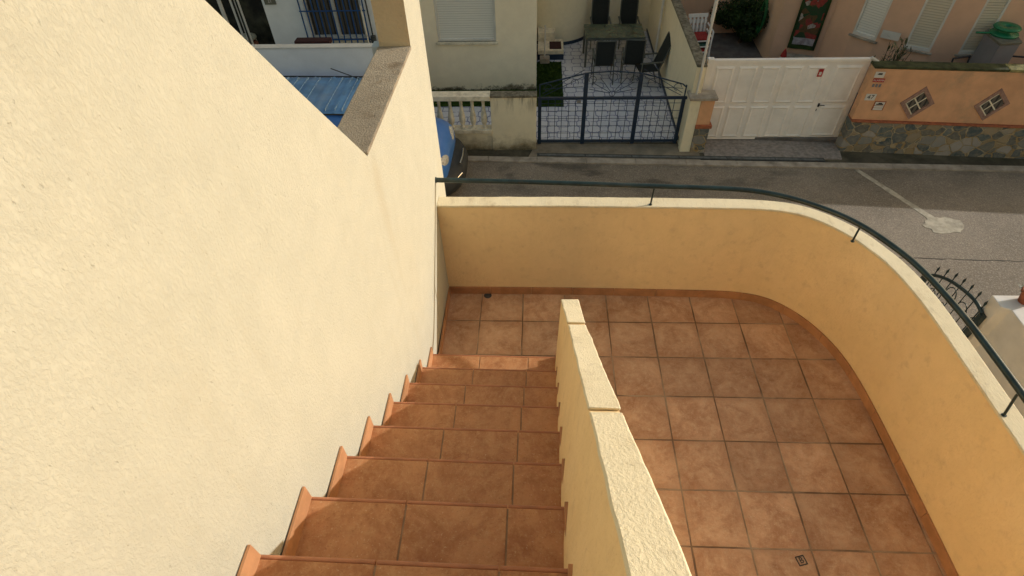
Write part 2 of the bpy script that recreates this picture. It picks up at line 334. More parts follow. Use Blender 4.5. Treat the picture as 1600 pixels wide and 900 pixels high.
bm=bmesh.new(); bm.from_mesh(o.data); bmesh.ops.triangulate(bm,faces=[f for f in bm.faces if len(f.verts)>4]); bmesh.ops.recalc_face_normals(bm,faces=bm.faces); bm.to_mesh(o.data); bm.free()
mb=MB(); mb.hexa([(wallx(2.07)+.004,2.07,2.032),(wallx(3.13)+.004,3.128,2.032),(wallx(3.13)-TH-.01,3.128,2.032),(wallx(2.07)-TH-.01,2.0,2.032),
  (wallx(2.07)+.004,2.07,2.05),(wallx(3.13)+.004,3.128,2.03+.02),(wallx(3.13)-TH-.01,3.128,2.05),(wallx(2.07)-TH-.01,2.0,2.05)])
mb.build('sill','brown_coping',lw,.004)
pt=at('X',-.925,592,82); mb=MB(); mb.box(-.945,-.90,pt.y-.06,pt.y+.02,pt.z-.05,pt.z+.06); mb.build('edge_trim','white_paint',lw,.004)
# terrace floor ------------------------------------------------------
inner_path=[(-.71,3.165),(.28,3.165),(1.15,3.15),(1.58,3.14),(1.83,3.075),(2.03,2.89),(2.165,2.64),(2.225,2.4),(2.25,2.1),(2.262,1.7),(2.272,1.3),(2.275,.9),(2.28,0),(2.29,-3)]
def smooth(path,it=2):
    for _ in range(it):
        q=[path[0]]
        for a,b in zip(path,path[1:]): q+=[(a[0]*.75+b[0]*.25,a[1]*.75+b[1]*.25),(a[0]*.25+b[0]*.75,a[1]*.25+b[1]*.75)]
        q.append(path[-1]); path=q
    return path
ip=smooth(inner_path,3)
def offs(path,d):
    out=[]
    for i,p in enumerate(path):
        a=path[max(i-1,0)]; b=path[min(i+1,len(path)-1)]; t=Vector((b[0]-a[0],b[1]-a[1])).normalized(); out.append((p[0]-t.y*d,p[1]+t.x*d))
    return out
op=offs(ip,.1)
mb=MB(); poly=[(x,y) for x,y in offs(ip,.01)]+[(-.8,-3),(-.8,3.16)]
mb.prism(poly[::-1],-.25,0); fl=mb.build('terrace_floor','terracotta_floor'); tag(fl,'terracotta tiled terrace floor at the foot of the stair','floor',kind='structure')
bm=bmesh.new(); bm.from_mesh(fl.data); bmesh.ops.recalc_face_normals(bm,faces=bm.faces); bm.to_mesh(fl.data); bm.free()
# curved parapet -------------------------------------------------------
pw=thing('curved_parapet','ochre painted parapet wall curving round the terrace edge with a cream top','wall',(1.6,3.2,0))
def band(mb,A,B,z0,z1,zf=None):
    n=len(A); vs=[]
    for i in range(n):
        for (x,y,z) in ((A[i][0],A[i][1],z0),(B[i][0],B[i][1],z0),(B[i][0],B[i][1],z1),(A[i][0],A[i][1],z1)): vs.append((x,y,z))
    fs=[]
    for i in range(n-1):
        for k in range(4): fs.append((i*4+k,i*4+(k+1)%4,(i+1)*4+(k+1)%4,(i+1)*4+k))
    fs+= [(0,1,2,3),((n-1)*4+3,(n-1)*4+2,(n-1)*4+1,(n-1)*4)]
    mb.add(vs,fs,True)
def resample(path,step):
    out=[path[0]]; acc=0
    for a,b in zip(path,path[1:]):
        L=math.dist(a,b); t=step-acc
        while t<=L: out.append((a[0]+(b[0]-a[0])*t/L,a[1]+(b[1]-a[1])*t/L)); t+=step
        acc=(acc+L)%step
    out.append(path[-1]); return out
def fixn(o,sharp=True):
    bm=bmesh.new(); bm.from_mesh(o.data); bmesh.ops.recalc_face_normals(bm,faces=bm.faces)
    if sharp:
        for e in bm.edges:
            if len(e.link_faces)==2 and e.calc_face_angle(0)>.6: e.smooth=False
    bm.to_mesh(o.data); bm.free(); return o
mb=MB(); band(mb,ip,op,-3.2,.885); fixn(mb.build('wall_face','ochre_shade_paint',pw))
fine=resample(ip,.03); rnd=random.Random(3)
A=offs(fine,-.004); B=offs(fine,.104)
wv=[0,0]; A2=[];B2=[]
for i in range(len(fine)):
    wv=[wv[0]*.85+rnd.uniform(-.0013,.0013),wv[1]*.85+rnd.uniform(-.0013,.0013)]
    A2.append((A[i][0],A[i][1]+wv[0]) if A[i][0]<1.7 else (A[i][0]+wv[0],A[i][1])); B2.append((B[i][0],B[i][1]+wv[1]) if B[i][0]<1.7 else (B[i][0]+wv[1],B[i][1]))
mb=MB(); band(mb,A2,B2,.8855,.903); fixn(mb.build('coping','coping_cream',pw,.005))
# skirting tiles round the floor
sk_=thing('floor_skirting','row of terracotta skirting tiles along the foot of the curved parapet','skirting',(1.6,3.1,0))
si=resample(offs(ip,-.001),.335); 
dense=resample(offs(ip,-.001),.0335)
k=0; pieces=[]
mb=MB()
for s0 in range(0,len(dense)-1,10):
    seg=dense[s0:s0+11]
    if len(seg)<3: continue
    # tiny joint
    a=seg[:]; d=Vector((a[1][0]-a[0][0],a[1][1]-a[0][1])).normalized()*.003; a[0]=(a[0][0]+d.x,a[0][1]+d.y)
    band(mb,offs(a,-.011),a,.0,.075)
fixn(mb.build('tile_row','skirting_clay',sk_))
mb=MB()
for s0 in range(0,8):
    y=3.16-s0*.1
mb.box(-.712,-.700,2.37,3.15,0,.075); mb.build('side_row','skirting_clay',sk_,.002)
# stair ----------------------------------------------------------------
st=thing('staircase','straight flight of terracotta tiled steps going down beside the stucco wall','stairs',(-.3,2.3,0))
NS=12
for i in range(NS):
    z=RISE*(i+1); yf=Y1-RUN*i+.001*i*i; yb=Y1-RUN*(i+1)+.001*(i+1)**2-.02
    xl=wallx(yf)+.004; xr=.143-.007*i; xj=-.051-.006*i
    def Y(x,y): return y+SL*(x-.1)
    mb=MB(); mb.mat('grout'); mb.hexa([(xl,Y(xl,yb),z-RISE-.02),(xr,Y(xr,yb),z-RISE-.02),(xr,Y(xr,yf-.012),z-RISE-.02),(xl,Y(xl,yf-.012),z-RISE-.02),
        (xl,Y(xl,yb),z-.0022),(xr,Y(xr,yb),z-.0022),(xr,Y(xr,yf-.012),z-.0022),(xl,Y(xl,yf-.012),z-.0022)])
    mb.mat('terracotta_tile')
    for a,b in ((xl,xj-.335-.003),(xj-.335+.003,xj-.003),(xj+.003,xr+.03)):
        yt=yf-.010
        mb.hexa([(a,Y(a,yb),z-.012),(b,Y(b,yb),z-.012),(b,Y(b,yt),z-.012),(a,Y(a,yt),z-.012),(a,Y(a,yb),z),(b,Y(b,yb),z),(b,Y(b,yt),z),(a,Y(a,yt),z)])
        # riser tile
        mb.hexa([(a,Y(a,yf-.013),z-RISE),(b,Y(b,yf-.013),z-RISE),(b,Y(b,yf-.006),z-RISE),(a,Y(a,yf-.006),z-RISE),(a,Y(a,yf-.013),z-.02),(b,Y(b,yf-.013),z-.02),(b,Y(b,yf-.006),z-.02),(a,Y(a,yf-.006),z-.02)])
    o=mb.build('tread',None,st,.0015)
    mb=MB()
    for a,b in ((xl,xj-.335-.003),(xj-.335+.003,xj-.003),(xj+.003,xr+.02)):
        c=Vector((0,0,z-.0075)); mb.tube([(a,Y(a,yf-.003),z-.0070),(b,Y(b,yf-.003),z-.0070)],.0072,10)
    mb.build('nosing','nosing_clay',st)
    for xa,xb in ((xl-.001,xl+.0075),(xr-.004,xr+.03)):
        mb=MB(); xm=(xa+xb)/2; zt=z+(.082 if xa<-.3 else .045)
        mb.hexa([(xa,Y(xm,yb)+.021,z-.0),(xb,Y(xm,yb)+.021,z),(xb,Y(xm,yf),z),(xa,Y(xm,yf),z),(xa,Y(xm,yb)+.021,zt),(xb,Y(xm,yb)+.021,zt),(xb,Y(xm,yf),zt),(xa,Y(xm,yf),zt)])
        mb.build('skirting','skirting_clay',st,.0004)
# stair divider wall ----------------------------------------------------
dv=thing('stair_divider','low ochre wall with rough cream sloping top between stair and terrace','wall',(.15,2.2,0))
S=[(2.306,.153,.868,.1),(2.24,.160,.882,.098),(1.96,.182,1.02,.0925),(1.42,.169,1.487,.092),(1.15,.167,1.70,.09),(.86,.158,1.97,.088),(.55,.146,2.255,.088),(.26,.137,2.51,.088),(-.3,.13,2.98,.088),(-1.2,.12,3.75,.088)]
def lerp(a,b,t): return a+(b-a)*t
secs=[]
rnd=random.Random(5)
for a,b in zip(S,S[1:]):
    m=max(2,int(abs(a[0]-b[0])/.03))
    for k in range(m): secs.append([lerp(a[j],b[j],k/m) for j in range(4)])
secs.append(list(S[-1]))
for it in range(4):
    q=[x[:] for x in secs]
    for i in range(3,len(secs)-1):
        for j in (1,2): q[i][j]=(secs[i-1][j]+2*secs[i][j]+secs[i+1][j])/4
    secs=q
def dbot(y): return .137-.0258*(2.354-y)
mb=MB(); vs=[]
for y,x,z,t in secs:
    zl=max(.05,.221+.8125*(2.354-y)-.06)
    vs+=[(dbot(y),y,-.1),(dbot(y)+t+.02,y,-.1),(x+t,y,z-.016),(x,y,z-.016),(dbot(y),y,zl)]
fs=[(i*5+k,i*5+(k+1)%5,i*5+5+(k+1)%5,i*5+5+k) for i in range(len(secs)-1) for k in range(5)]+[(0,1,2,3,4),tuple(5*(len(secs)-1)+k for k in (4,3,2,1,0))]
mb.add(vs,fs,True); fixn(mb.build('wall_face','ochre_shade_paint',dv))
def coping(y_hi,y_lo,name='coping'):
    mb=MB(); vs=[]; w=[0,0]; c=0
    for y,x,z,t in secs:
        if not (y_lo<=y<=y_hi): continue
        w=[w[0]*.8+rnd.uniform(-.0012,.0012),w[1]*.8+rnd.uniform(-.0012,.0012)]
        vs+=[(x-.003+w[0],y,z-.0165),(x+t+.003+w[1],y,z-.0165),(x+t+.003+w[1],y,z+w[1]*.5),(x-.003+w[0],y,z+w[0]*.5)]; c+=1
    fs=[(i*4+k,i*4+(k+1)%4,i*4+4+(k+1)%4,i*4+4+k) for i in range(c-1) for k in range(4)]+[(0,1,2,3),tuple(4*(c-1)+k for k in (3,2,1,0))]
    mb.add(vs,fs,True); return fixn(mb.build(name,'coping_cream',dv,.005))
coping(2.4,2.0); coping(1.998,.885); coping(.862,-2)
mb=MB(); y,x,z,t=[s for s in secs if .86<=s[0]<=.9][0]; mb.hexa([(x,.862,z-.016),(x+t,.862,z-.016),(x+t,.885,z-.034),(x,.885,z-.034),(x,.862,z+.004),(x+t,.862,z+.004),(x+t,.885,z-.014),(x,.885,z-.014)]); mb.build('joint','mortar_joint',dv)
# handrail ---------------------------------------------------------------
rl=thing('handrail','dark green tubular handrail following the curved parapet on short stems','railing',(1.6,3.2,.9))
rp=[(-.70,3.248),(.05,3.22),(.79,3.175),(1.33,3.15),(1.56,3.10),(1.78,2.99),(2.0,2.81),(2.15,2.54),(2.215,2.34),(2.262,2.03),(2.275,1.79),(2.285,1.53),(2.29,1.2),(2.30,.5),(2.31,-.5)]
rp=smooth(rp,3)
mb=MB(); mb.tube([(x,y,1.062) for x,y in rp],.0175,14); mb.build('rail','rail_green',rl)
def stem(x,y,dx,dy):
    mb=MB(); mb.tube([(x,y,1.05),(x,y,1.03),(x+dx,y+dy,.903)],.0065,8); mb.tube([(x+dx,y+dy,.906),(x+dx,y+dy,.903)],.012,10); mb.build('stem','rail_green',rl)
stem(.80,3.178,-.004,.0); stem(2.02,2.78,.015,.02); stem(2.283,1.56,-.0,-.03)
mb=MB(); mb.tube([(-.715,3.248,1.062),(-.703,3.248,1.062)],.022,12); mb.build('end_flange','rail_green',rl)
# maker's mark on one tile
a=at('Z',.0,1252,876)
mk=thing('tile_mark','small dark square stamp on a floor tile by the lower picture edge','mark',(a.x,a.y,.0015),.25)
mb=MB(); r=.026
for q in ((-r,r,-r,-r+.006),(-r,r,r-.006,r),(-r,-r+.006,-r+.006,r-.006),(r-.006,r,-r+.006,r-.006)): mb.box(q[0],q[1],q[2],q[3],0,.0012)
put(mb,'border','crack_dark',mk)
def text(s,size,mat,parent,loc,rot=(0,0,0),name='lettering'):
    c=bpy.data.curves.new(name,'FONT'); c.body=s; c.size=size; c.align_x='CENTER'; c.align_y='CENTER'; c.extrude=.001; c.materials.append(M[mat])
    tmp=bpy.data.objects.new(name,c); COL.objects.link(tmp); bpy.context.view_layer.update(); me=bpy.data.meshes.new_from_object(tmp.evaluated_get(bpy.context.evaluated_depsgraph_get())); bpy.data.objects.remove(tmp); me.name=name; me.materials.clear(); me.materials.append(M[mat]); o=bpy.data.objects.new(name,me); COL.objects.link(o); o.parent=parent; o.location=loc; o.rotation_euler=rot; return o
text('B',.045,'crack_dark',mk,(0,0,.001))
a=at('Z',.0,762,464); fd=thing('floor_drain','small dark drain hole at the foot of the parapet','drain',(a.x,3.135,0))
put(MB().lathe([(.0,.003),(.022,.003),(.028,.0035),(.032,.001)],(0,0,0),18),'grate','crack_dark',fd)
# ================================================================== STREET
G=-3.2
def struct(mb,name,mat,label,cat=None):
    o=mb.build(name,mat); return tag(o,label,cat,kind='structure')
mb=MB(); mb.box(-400,400,-400,400,G-.3,G-.03); struct(mb,'ground','sandy_concrete','bare ground under the street and houses')
def kin(x): return 9.975-.036*x   # inner kerb line
mb=MB(); mb.prism([(-60,-1.5),(60,-1.5),(60,kin(60)-.17),(-60,kin(-60)-.17)],G-.02,G); struct(mb,'road','asphalt','grey asphalt road with dark damp patches near the kerb')
mb=MB()
x=-30
while x<30: mb.prism([(x+.004,kin(x)-.17),(x+.996,kin(x+1)-.17),(x+.996,kin(x+1)),(x+.004,kin(x))],G-.02,G+.035); x+=1
struct(mb,'kerb','concrete','narrow pale concrete kerb strip along the far side of the road')
mb=MB(); mb.prism([(-30,kin(-30)),(5.9,kin(5.9)),(5.9,10.9),(-30,12)],G-.02,G+.02); struct(mb,'sidewalk','mossy_concrete','narrow dark mossy pavement below the opposite walls')
mb=MB(); mb.prism([(5.9,kin(5.9)),(30,kin(30)),(30,9.2),(5.9,10.3)],G-.02,G+.018); struct(mb,'path','mossy_concrete','dark mossy strip at the foot of the stone wall')
mb=MB(); mb.prism([(-.18,kin(0)+.004),(3.3,kin(3.3)+.004),(3.35,10.45),(-.02,10.5)],G+.02,G+.034); struct(mb,'gate_apron','sandy_concrete','worn sandy concrete apron in front of the blue gate')
mb=MB(); mb.prism([(3.42,kin(3.4)+.12),(6.1,kin(6.1)+.12),(6.25,10.6),(3.4,10.6)],G+.02,G+.036); struct(mb,'driveway','driveway_tile','grey speckled driveway strip in front of the white gate')
dr=thing('drain_channel','long narrow steel drain channel along the gates','drain',(2.5,10.0,G))
mb=MB()
for q in range(6):
    x=.05+q*.95
    mb.prism([(x,kin(x)+.062),(x+.93,kin(x+.93)+.062),(x+.93,kin(x+.93)+.122),(x,kin(x)+.122)],G+.034,G+.040)
mb.build('grate','drain_grate',dr)
mb=MB(); mb.prism([(.0,kin(0)+.03),(5.75,kin(5.75)+.03),(5.75,kin(5.75)+.15),(.0,kin(0)+.15)],G+.02,G+.038); mb.build('channel','drain_dark',dr)
# patched service cover
a=at('Z',G,1475,352); cv=thing('service_cover','round pale cement patched service cover in the asphalt with a repair strip','manhole',(a.x,a.y,G))
rnd=random.Random(11); poly=[]
for k in range(26):
    t=2*PI*k/26; r=.36*rnd.uniform(.82,1.08)*(1+.25*abs(math.cos(t))); poly.append((a.x+r*math.cos(t)*.8,a.y+r*math.sin(t)*.62))
mb=MB(); mb.prism(poly,G,G+.005); mb.build('cement_patch','patch_concrete',cv)
b=at('Z',G,1338,265); c=at('Z',G,1462,345); mb=MB(); d=(c-b); nn=Vector((-d.y,d.x,0)).normalized(); L=[];R_=[]
for k in range(25):
    t=k/24; p=b+d*t; w0=.035+.02*rnd.random()+.02*t; L.append((p.x+nn.x*w0,p.y+nn.y*w0)); R_.append((p.x-nn.x*w0,p.y-nn.y*w0))
mb.prism(L+R_[::-1],G,G+.004); fixn(mb.build('repair_strip','patch_concrete',cv))
a=at('Z',G,1370,402); rnd=random.Random(2); mb=MB(); L=[];R_=[]
for k in range(90):
    x=a.x-1.5+k*.12; y=a.y+rnd.uniform(-.015,.015)-.036*(x-a.x); w0=rnd.uniform(.002,.011); L.append((x,y+w0)); R_.append((x,y-w0))
mb.prism(L+R_[::-1],G,G+.003); struct(mb,'road_seam','crack_dark','thin dark seam running along the asphalt')
# ================================================================== CREAM HOUSE opposite
ch=thing('cream_house','cream rendered house across the road with a closed white roller shutter','house',(-1.2,12.7,-3.1))
FY=12.7; Z0=-3.1; ZT=3.4
WX0,WX1,WZ=-2.25,-.93,-1.93
mb=MB(); mb.mat('house_foot_paint')
mb.box(-3.3,WX0,FY,FY+.25,Z0,ZT); mb.box(WX1,-.03,FY,FY+.25,Z0,ZT); mb.box(WX0,WX1,FY,FY+.25,Z0,WZ); mb.box(WX0,WX1,FY,FY+.25,-.6,ZT)
mb.box(-3.3,-3.05,FY+.25,18,Z0,ZT); mb.box(-.28,-.03,FY+.25,18,Z0,ZT); mb.box(-3.3,3.0,18,18.2,Z0,ZT); mb.box(-3.3,3.2,14.9+1.6,16.7,Z0,ZT) if False else None
mb.build('wall','house_foot_paint',ch)
mb=MB(); mb.box(-3.4,.05,FY-.1,18.2,ZT,ZT+.2); mb.build('roof','concrete',ch)
mb=MB(); mb.box(WX0+.05,WX1-.05,FY+.06,FY+.1,WZ+.05,-.62); sh=mb.build('shutter','shutter_white',ch)
mb=MB(); 
for q in ((WX0,WX0+.05,WZ,-.6),(WX1-.05,WX1,WZ,-.6),(WX0+.05,WX1-.05,WZ,WZ+.05)): mb.box(q[0],q[1],FY+.02,FY+.12,q[2],q[3])
mb.build('frame','white_paint',sh,.006)
mb=MB(); mb.box(WX0-.04,WX1+.04,FY-.05,FY+.06,WZ-.05,WZ); mb.build('sill','cast_stone',sh,.006)
# rear wall + round tower of patio
bh=thing('patio_rear_wall','plain cream rear wall closing the patio behind the dining table','wall',(2,16.1,-3.1))
mb=MB(); mb.box(1.1,3.02,16.08,16.28,Z0,1.2); mb.build('wall_face','cream_house',bh)
tw=thing('round_stair_tower','rounded cream stair tower beside the patio table','wall',(.45,16.2,-3.1))
mb=MB(); mb.lathe([(1.0,-3.1),(1.0,1.5)],(.45,16.2,0),48); mb.build('wall_face','cream_house',tw)
mb=MB(); mb.lathe([(1.012,-3.1),(1.012,-3.02),(1.0,-3.018)],(.45,16.2,0),48); mb.build('skirting','gate_blue',tw)
mb=MB(); mb.prism([(-.03,10.55),(2.99,10.55),(3.0,16.2),(-.03,16.2)],G-.02,Z0); struct(mb,'patio_floor','patterned_tile','white patio tiles with blue looping line pattern behind the blue gate')
mb=MB(); mb.prism([(-3.3,10.42),(-.031,10.42),(-.031,12.7),(-3.3,12.7)],G-.02,Z0-.002); struct(mb,'side_patio_floor','patterned_tile','patterned patio tiles seen through the balustrade')
mb=MB(); mb.box(-.02,.60,11.92,14.15,Z0,Z0+.03); mb.box(-3.0,-.04,11.95,12.69,Z0,Z0+.028)
rnd=random.Random(8)
for _ in range(5000):
    if rnd.random()<.55: x,y=rnd.uniform(-.02,.6),rnd.uniform(11.92,14.15)
    else: x,y=rnd.uniform(-3,-.04),rnd.uniform(11.95,12.68)
    h=rnd.uniform(.02,.045); t=rnd.uniform(0,6.28); dx,dy=.012*math.cos(t),.012*math.sin(t)
    mb.add([(x-dx,y-dy,Z0+.03),(x+dx,y+dy,Z0+.03),(x+rnd.uniform(-.02,.02),y+rnd.uniform(-.02,.02),Z0+.03+h)],[(0,1,2)])
tag(mb.build('grass','turf'),'strip of green artificial grass beside the cream house','grass',kind='stuff')
es=thing('entrance_step','low white step with a black doormat by the round tower','step',(.35,14.7,Z0))
mb=MB(); mb.mat('cast_stone').box(.0,.66,14.35,15.05,Z0,Z0+.24); mb.mat('gate_blue').box(.0,.66,14.33,14.349,Z0,Z0+.14); mb.build('block',None,es,.006)
mb=MB(); mb.mat('cast_stone').box(.0,.44,14.9,15.3,Z0+.24,Z0+.46); mb.build('upper_block',None,es,.006)
mb=MB(); mb.box(.30,.60,14.42,14.85,Z0+.2405,Z0+.256); tag(mb.build('doormat','dark_cloth'),'small black doormat lying on the white entrance step','doormat')
pb=thing('parasol_base','square stone parasol base with a thin white pole','parasol base',(.17,14.1,Z0))
mb=MB(); mb.box(.05,.30,14.02,14.24,Z0+.03,Z0+.17); mb.build('block','concrete',pb,.02)
mb=MB(); mb.tube([(.17,14.13,Z0+.17),(.175,14.13,Z0+.95)],.02,8); mb.build('pole','white_paint',pb)
# balustrade wall ---------------------------------------------------
bw=thing('balustrade_wall','weathered cream street wall with a row of stone balusters','wall',(-1.3,10.25,G))
mb=MB(); mb.mat('street_wall_paint'); mb.box(-3.0,-.93,10.28,10.42,G,-2.78); mb.box(-.93,-.02,10.26,10.42,G,-2.0); mb.box(-3.3,-2.95,10.26,10.42,G,-2.0); mb.build('wall_face',None,bw,.01)
mb=MB(); mb.box(-2.95,-.93,10.24,10.46,-2.78,-2.70); mb.build('bottom_rail','cast_stone',bw,.008)
mb=MB(); mb.box(-2.95,-.93,10.23,10.47,-2.06,-1.96); mb.build('top_rail','cast_stone',bw,.012)
mb=MB(); mb.box(-.93,-.01,10.24,10.45,-2.0,-1.955); mb.build('cap','mossy_stone',bw,.01)
prof_b=[(.052,0),(.055,.03),(.04,.05),(.035,.07),(.058,.13),(.066,.20),(.055,.30),(.036,.42),(.03,.52),(.036,.545),(.03,.56),(.042,.60),(.05,.61),(.05,.64)]
for k in range(9):
    x=-1.08-k*.222
    mb=MB(); mb.lathe([(r,-2.70+z) for r,z in prof_b],(x,10.35,0),12); mb.box(x-.055,x+.055,10.295,10.405,-2.70,-2.675); mb.box(x-.052,x+.052,10.298,10.402,-2.085,-2.06); mb.build('baluster','cast_stone',bw)
# blue gate -------------------------------------------------------------
bgp=thing('patio_gate','dark blue wrought iron double gate with an arched fan top','gate',(1.45,10.45,G))
GY=10.45
def zt(x): # arch top
    pts=[(0.04,-1.84),(.5,-1.72),(.94,-1.61),(1.46,-1.575),(1.98,-1.62),(2.4,-1.73),(2.86,-1.86)]
    for (x0,z0),(x1,z1) in zip(pts,pts[1:]):
        if x0<=x<=x1: return z0+(z1-z0)*(x-x0)/(x1-x0)
    return -1.9
def bar(mb,x0,z0,x1,z1,w): mb.tube([(x0,GY,z0),(x1,GY,z1)],w,6)
for x,w,zz in ((.045,.035,-1.84),(.94,.04,-1.61),(1.98,.04,-1.62),(2.875,.035,-1.86)):
    mb=MB(); wz=w; mb.box(x-w,x+w,GY-w*.7,GY+w*.7,G+.06,-2.12 if x in(.045,2.875) else zz); 
    if x in (.045,2.875): mb.box(x-.012,x+.012,GY-.012,GY+.012,-2.12,zz)
    mb.build('post','gate_blue',bgp,.004)
mb=MB(); mb.box(.0,2.93,GY-.025,GY+.025,-2.145,-2.10); mb.box(.0,2.91,GY-.02,GY+.02,G+.10,G+.14); mb.build('cross_rail','gate_blue',bgp)
mb=MB(); pts=[(x/40*2.83+.04) for x in range(41)]; mb.tube([(x,GY,zt(x)) for x in pts],.014,6); mb.build('arch_bar','gate_blue',bgp)
for (a0,b0) in ((.08,.90),(.98,1.94),(2.02,2.84)):
    mb=MB(); nx=6
    for k in range(1,nx): x=a0+(b0-a0)*k/nx; bar(mb,x,G+.14,x,-2.14,.006)
    for k in range(1,6): z=G+.14+k*.165; bar(mb,a0,z,b0,z,.005)
    mb.build('grille','gate_blue',bgp)
mb=MB(); cx,cz=1.46,-2.03
def arc(mb,cx,cz,r,t0,t1,w=.006,n=14): mb.tube([(cx+r*math.cos(t0+(t1-t0)*i/n),GY,cz+r*math.sin(t0+(t1-t0)*i/n)) for i in range(n+1)],w,5)
arc(mb,cx,cz,.055,0,2*PI)
for ang in (12,30,52,128,150,168):
    t=math.radians(ang); r1=.42 if 40<ang<140 else .47
    bar(mb,cx+.055*math.cos(t),cz+.055*math.sin(t),cx+r1*math.cos(t),min(cz+r1*math.sin(t),-1.6),.006)
arc(mb,1.46,-1.70,.075,0,2*PI); arc(mb,1.06,-1.74,.07,-1.2,PI*1.2); arc(mb,1.86,-1.74,.07,-.5,PI*1.5)
for s in (-1,1):
    c0=1.46
    for (x0,z0,x1,z1) in ((.58,-2.0,1.36,-1.93),(.58,-1.80,1.34,-2.07),(.56,-1.66,1.36,-2.02)):
        bar(mb,c0+s*x0,z1 if False else z1-.0 if False else z0+.12,c0+s*x1,z1,.006)
    arc(mb,c0+s*1.25,-1.90,.07,0,PI*1.5); arc(mb,c0+s*.74,-1.80,.07,-.5,PI*1.2)
mb.build('fan_ornament','gate_blue',bgp)
mb=MB(); mb.box(.78,.86,GY-.05,GY-.025,-2.2,-2.15); mb.build('latch','steel',bgp)
# party wall -------------------------------------------------------------
py=thing('party_wall','cream dividing wall with mossy dark top between patio and pink house','wall',(3.05,13,G))
mb=MB(); mb.mat('cream_house'); mb.hexa([(2.95,10.33,G),(3.15,10.33,G),(3.22,16.3,G),(3.02,16.3,G),(2.97,10.33,-1.46),(3.14,10.33,-1.46),(3.20,16.3,-1.40),(3.02,16.3,-1.40)]); mb.build('wall_face',None,py,.01)
mb=MB(); mb.hexa([(2.96,10.32,-1.46),(3.16,10.32,-1.46),(3.22,16.3,-1.40),(3.01,16.3,-1.40),(2.97,10.33,-1.41),(3.15,10.33,-1.41),(3.21,16.3,-1.35),(3.02,16.3,-1.35)]); mb.build('coping','mossy_stone',py,.015)
mb=MB(); mb.hexa([(2.935,10.5,Z0),(2.96,10.5,Z0),(3.03,16.2,Z0),(3.0,16.2,Z0),(2.935,10.5,Z0+.07),(2.96,10.5,Z0+.07),(3.03,16.2,Z0+.07),(3.0,16.2,Z0+.07)]); mb.build('skirting','gate_blue',py)
pp=thing('gate_pillar','short pillar with orange render above rough stone between the two gates','pillar',(3.2,10.3,G))
mb=MB(); mb.mat('cream_house').box(2.93,3.135,10.16,10.33,G,-2.03); mb.mat('peach_wall').box(3.137,3.40,10.16,10.42,-2.55,-2.03); mb.mat('rubble_stone').box(3.137,3.42,10.14,10.44,G,-2.62); mb.mat('brick_red').box(3.13,3.45,10.12,10.45,-2.62,-2.55); mb.build('shaft',None,pp,.008)
mb=MB(); mb.box(2.91,3.44,10.12,10.46,-2.03,-1.97); mb.build('cap','concrete',pp,.012)
wpst=thing('white_pole','thin white pole standing on the pillar between the gates','pole',(3.06,10.3,-1.97))
mb=MB(); mb.tube([(3.055,10.3,-1.97),(3.045,10.3,-.62),(3.04,10.3,.6)],.024,10); mb.tube([(3.04,10.3,-.62),(3.04,10.3,.6)],.032,10); mb.build('pole','white_paint',wpst)
# downpipe on patio side
a=at('X',2.96,1039,0); b=at('X',2.93,1023,92)
dp=thing('downpipe','white downpipe against the cream patio wall','pipe',(b.x,b.y,Z0)); mb=MB(); mb.tube([(2.93,(a.y+b.y)/2,Z0+.1),(2.94,(a.y+b.y)/2+.1,.3)],.03,8); mb.build('pipe','white_paint',dp)
# ---------------------------------------------------------------- patio furniture
tb=thing('dining_table','grey garden table with a dull green glass top','table',(1.88,14.3,Z0))
mb=MB(); mb.box(-.72,.72,-.42,.42,.715,.735); put(mb,'tabletop','table_glass',tb,.006)
mb=MB()
for q in ((-.72,.72,-.44,-.38),(-.72,.72,.38,.44)): mb.box(q[0],q[1],q[2],q[3],.68,.713)
for q in ((-.72,-.66),(.66,.72)): mb.box(q[0],q[1],-.38,.38,.68,.713)
put(mb,'apron','furniture_grey',tb)
for sx in(-1,1):
    for sy in(-1,1):
        mb=MB(); mb.box(sx*.69-.025,sx*.69+.025,sy*.40-.025,sy*.40+.025,0,.68); put(mb,'leg','furniture_grey',tb,.005)
def garden_chair(label,loc,rz,tilt=.2,hb=.62,group='grey patio chairs'):
    t=thing('patio_chair',label,'chair',loc,rz,group)
    # faces +y (front), back at -y
    mb=MB(); mb.box(-.22,.22,-.21,.23,.41,.43); put(mb,'seat','mesh_fabric',t,.006)
    mb=MB(); T=Matrix.Translation((0,-.22,.43))@Matrix.Rotation(tilt,4,'X'); mb.box(-.20,.20,-.01,.01,.03,hb,T); put(mb,'backrest','mesh_fabric',t,.006)
    mb=MB()
    for s in (-1,1): mb.tube([T@Vector((s*.215,0,-.02)),T@Vector((s*.215,0,hb+.01))],.015,6)
    mb.tube([T@Vector((-.215,0,hb+.015)),T@Vector((.215,0,hb+.015))],.015,6); put(mb,'back_frame','furniture_grey',t)
    for s in (-1,1):
        mb=MB(); mb.tube([(s*.235,.22,0),(s*.235,.19,.62)],.014,6); put(mb,'leg','furniture_grey',t)
        mb=MB(); mb.tube([(s*.235,-.33,0),(s*.235,-.20,.45)],.014,6); put(mb,'leg','furniture_grey',t)
        mb=MB(); mb.box(s*.24-.025,s*.24+.025,-.30,.24,.62,.645); put(mb,'armrest','furniture_grey',t,.006)
    return t
garden_chair('left one of the two grey chairs on the near side of the patio table',(1.56,13.27,Z0),0)
garden_chair('right one of the two grey chairs on the near side of the patio table',(2.26,13.32,Z0),-.08)
garden_chair('left one of the two grey chairs behind the patio table by the rear wall',(1.62,15.15,Z0),PI,.16,.66)
garden_chair('right one of the two grey chairs behind the patio table by the rear wall',(2.36,15.15,Z0),PI,.16,.66)
garden_chair('black reclining patio chair standing alone against the cream dividing wall',(2.55,12.95,Z0),PI/2+.15,.35,.72,None)
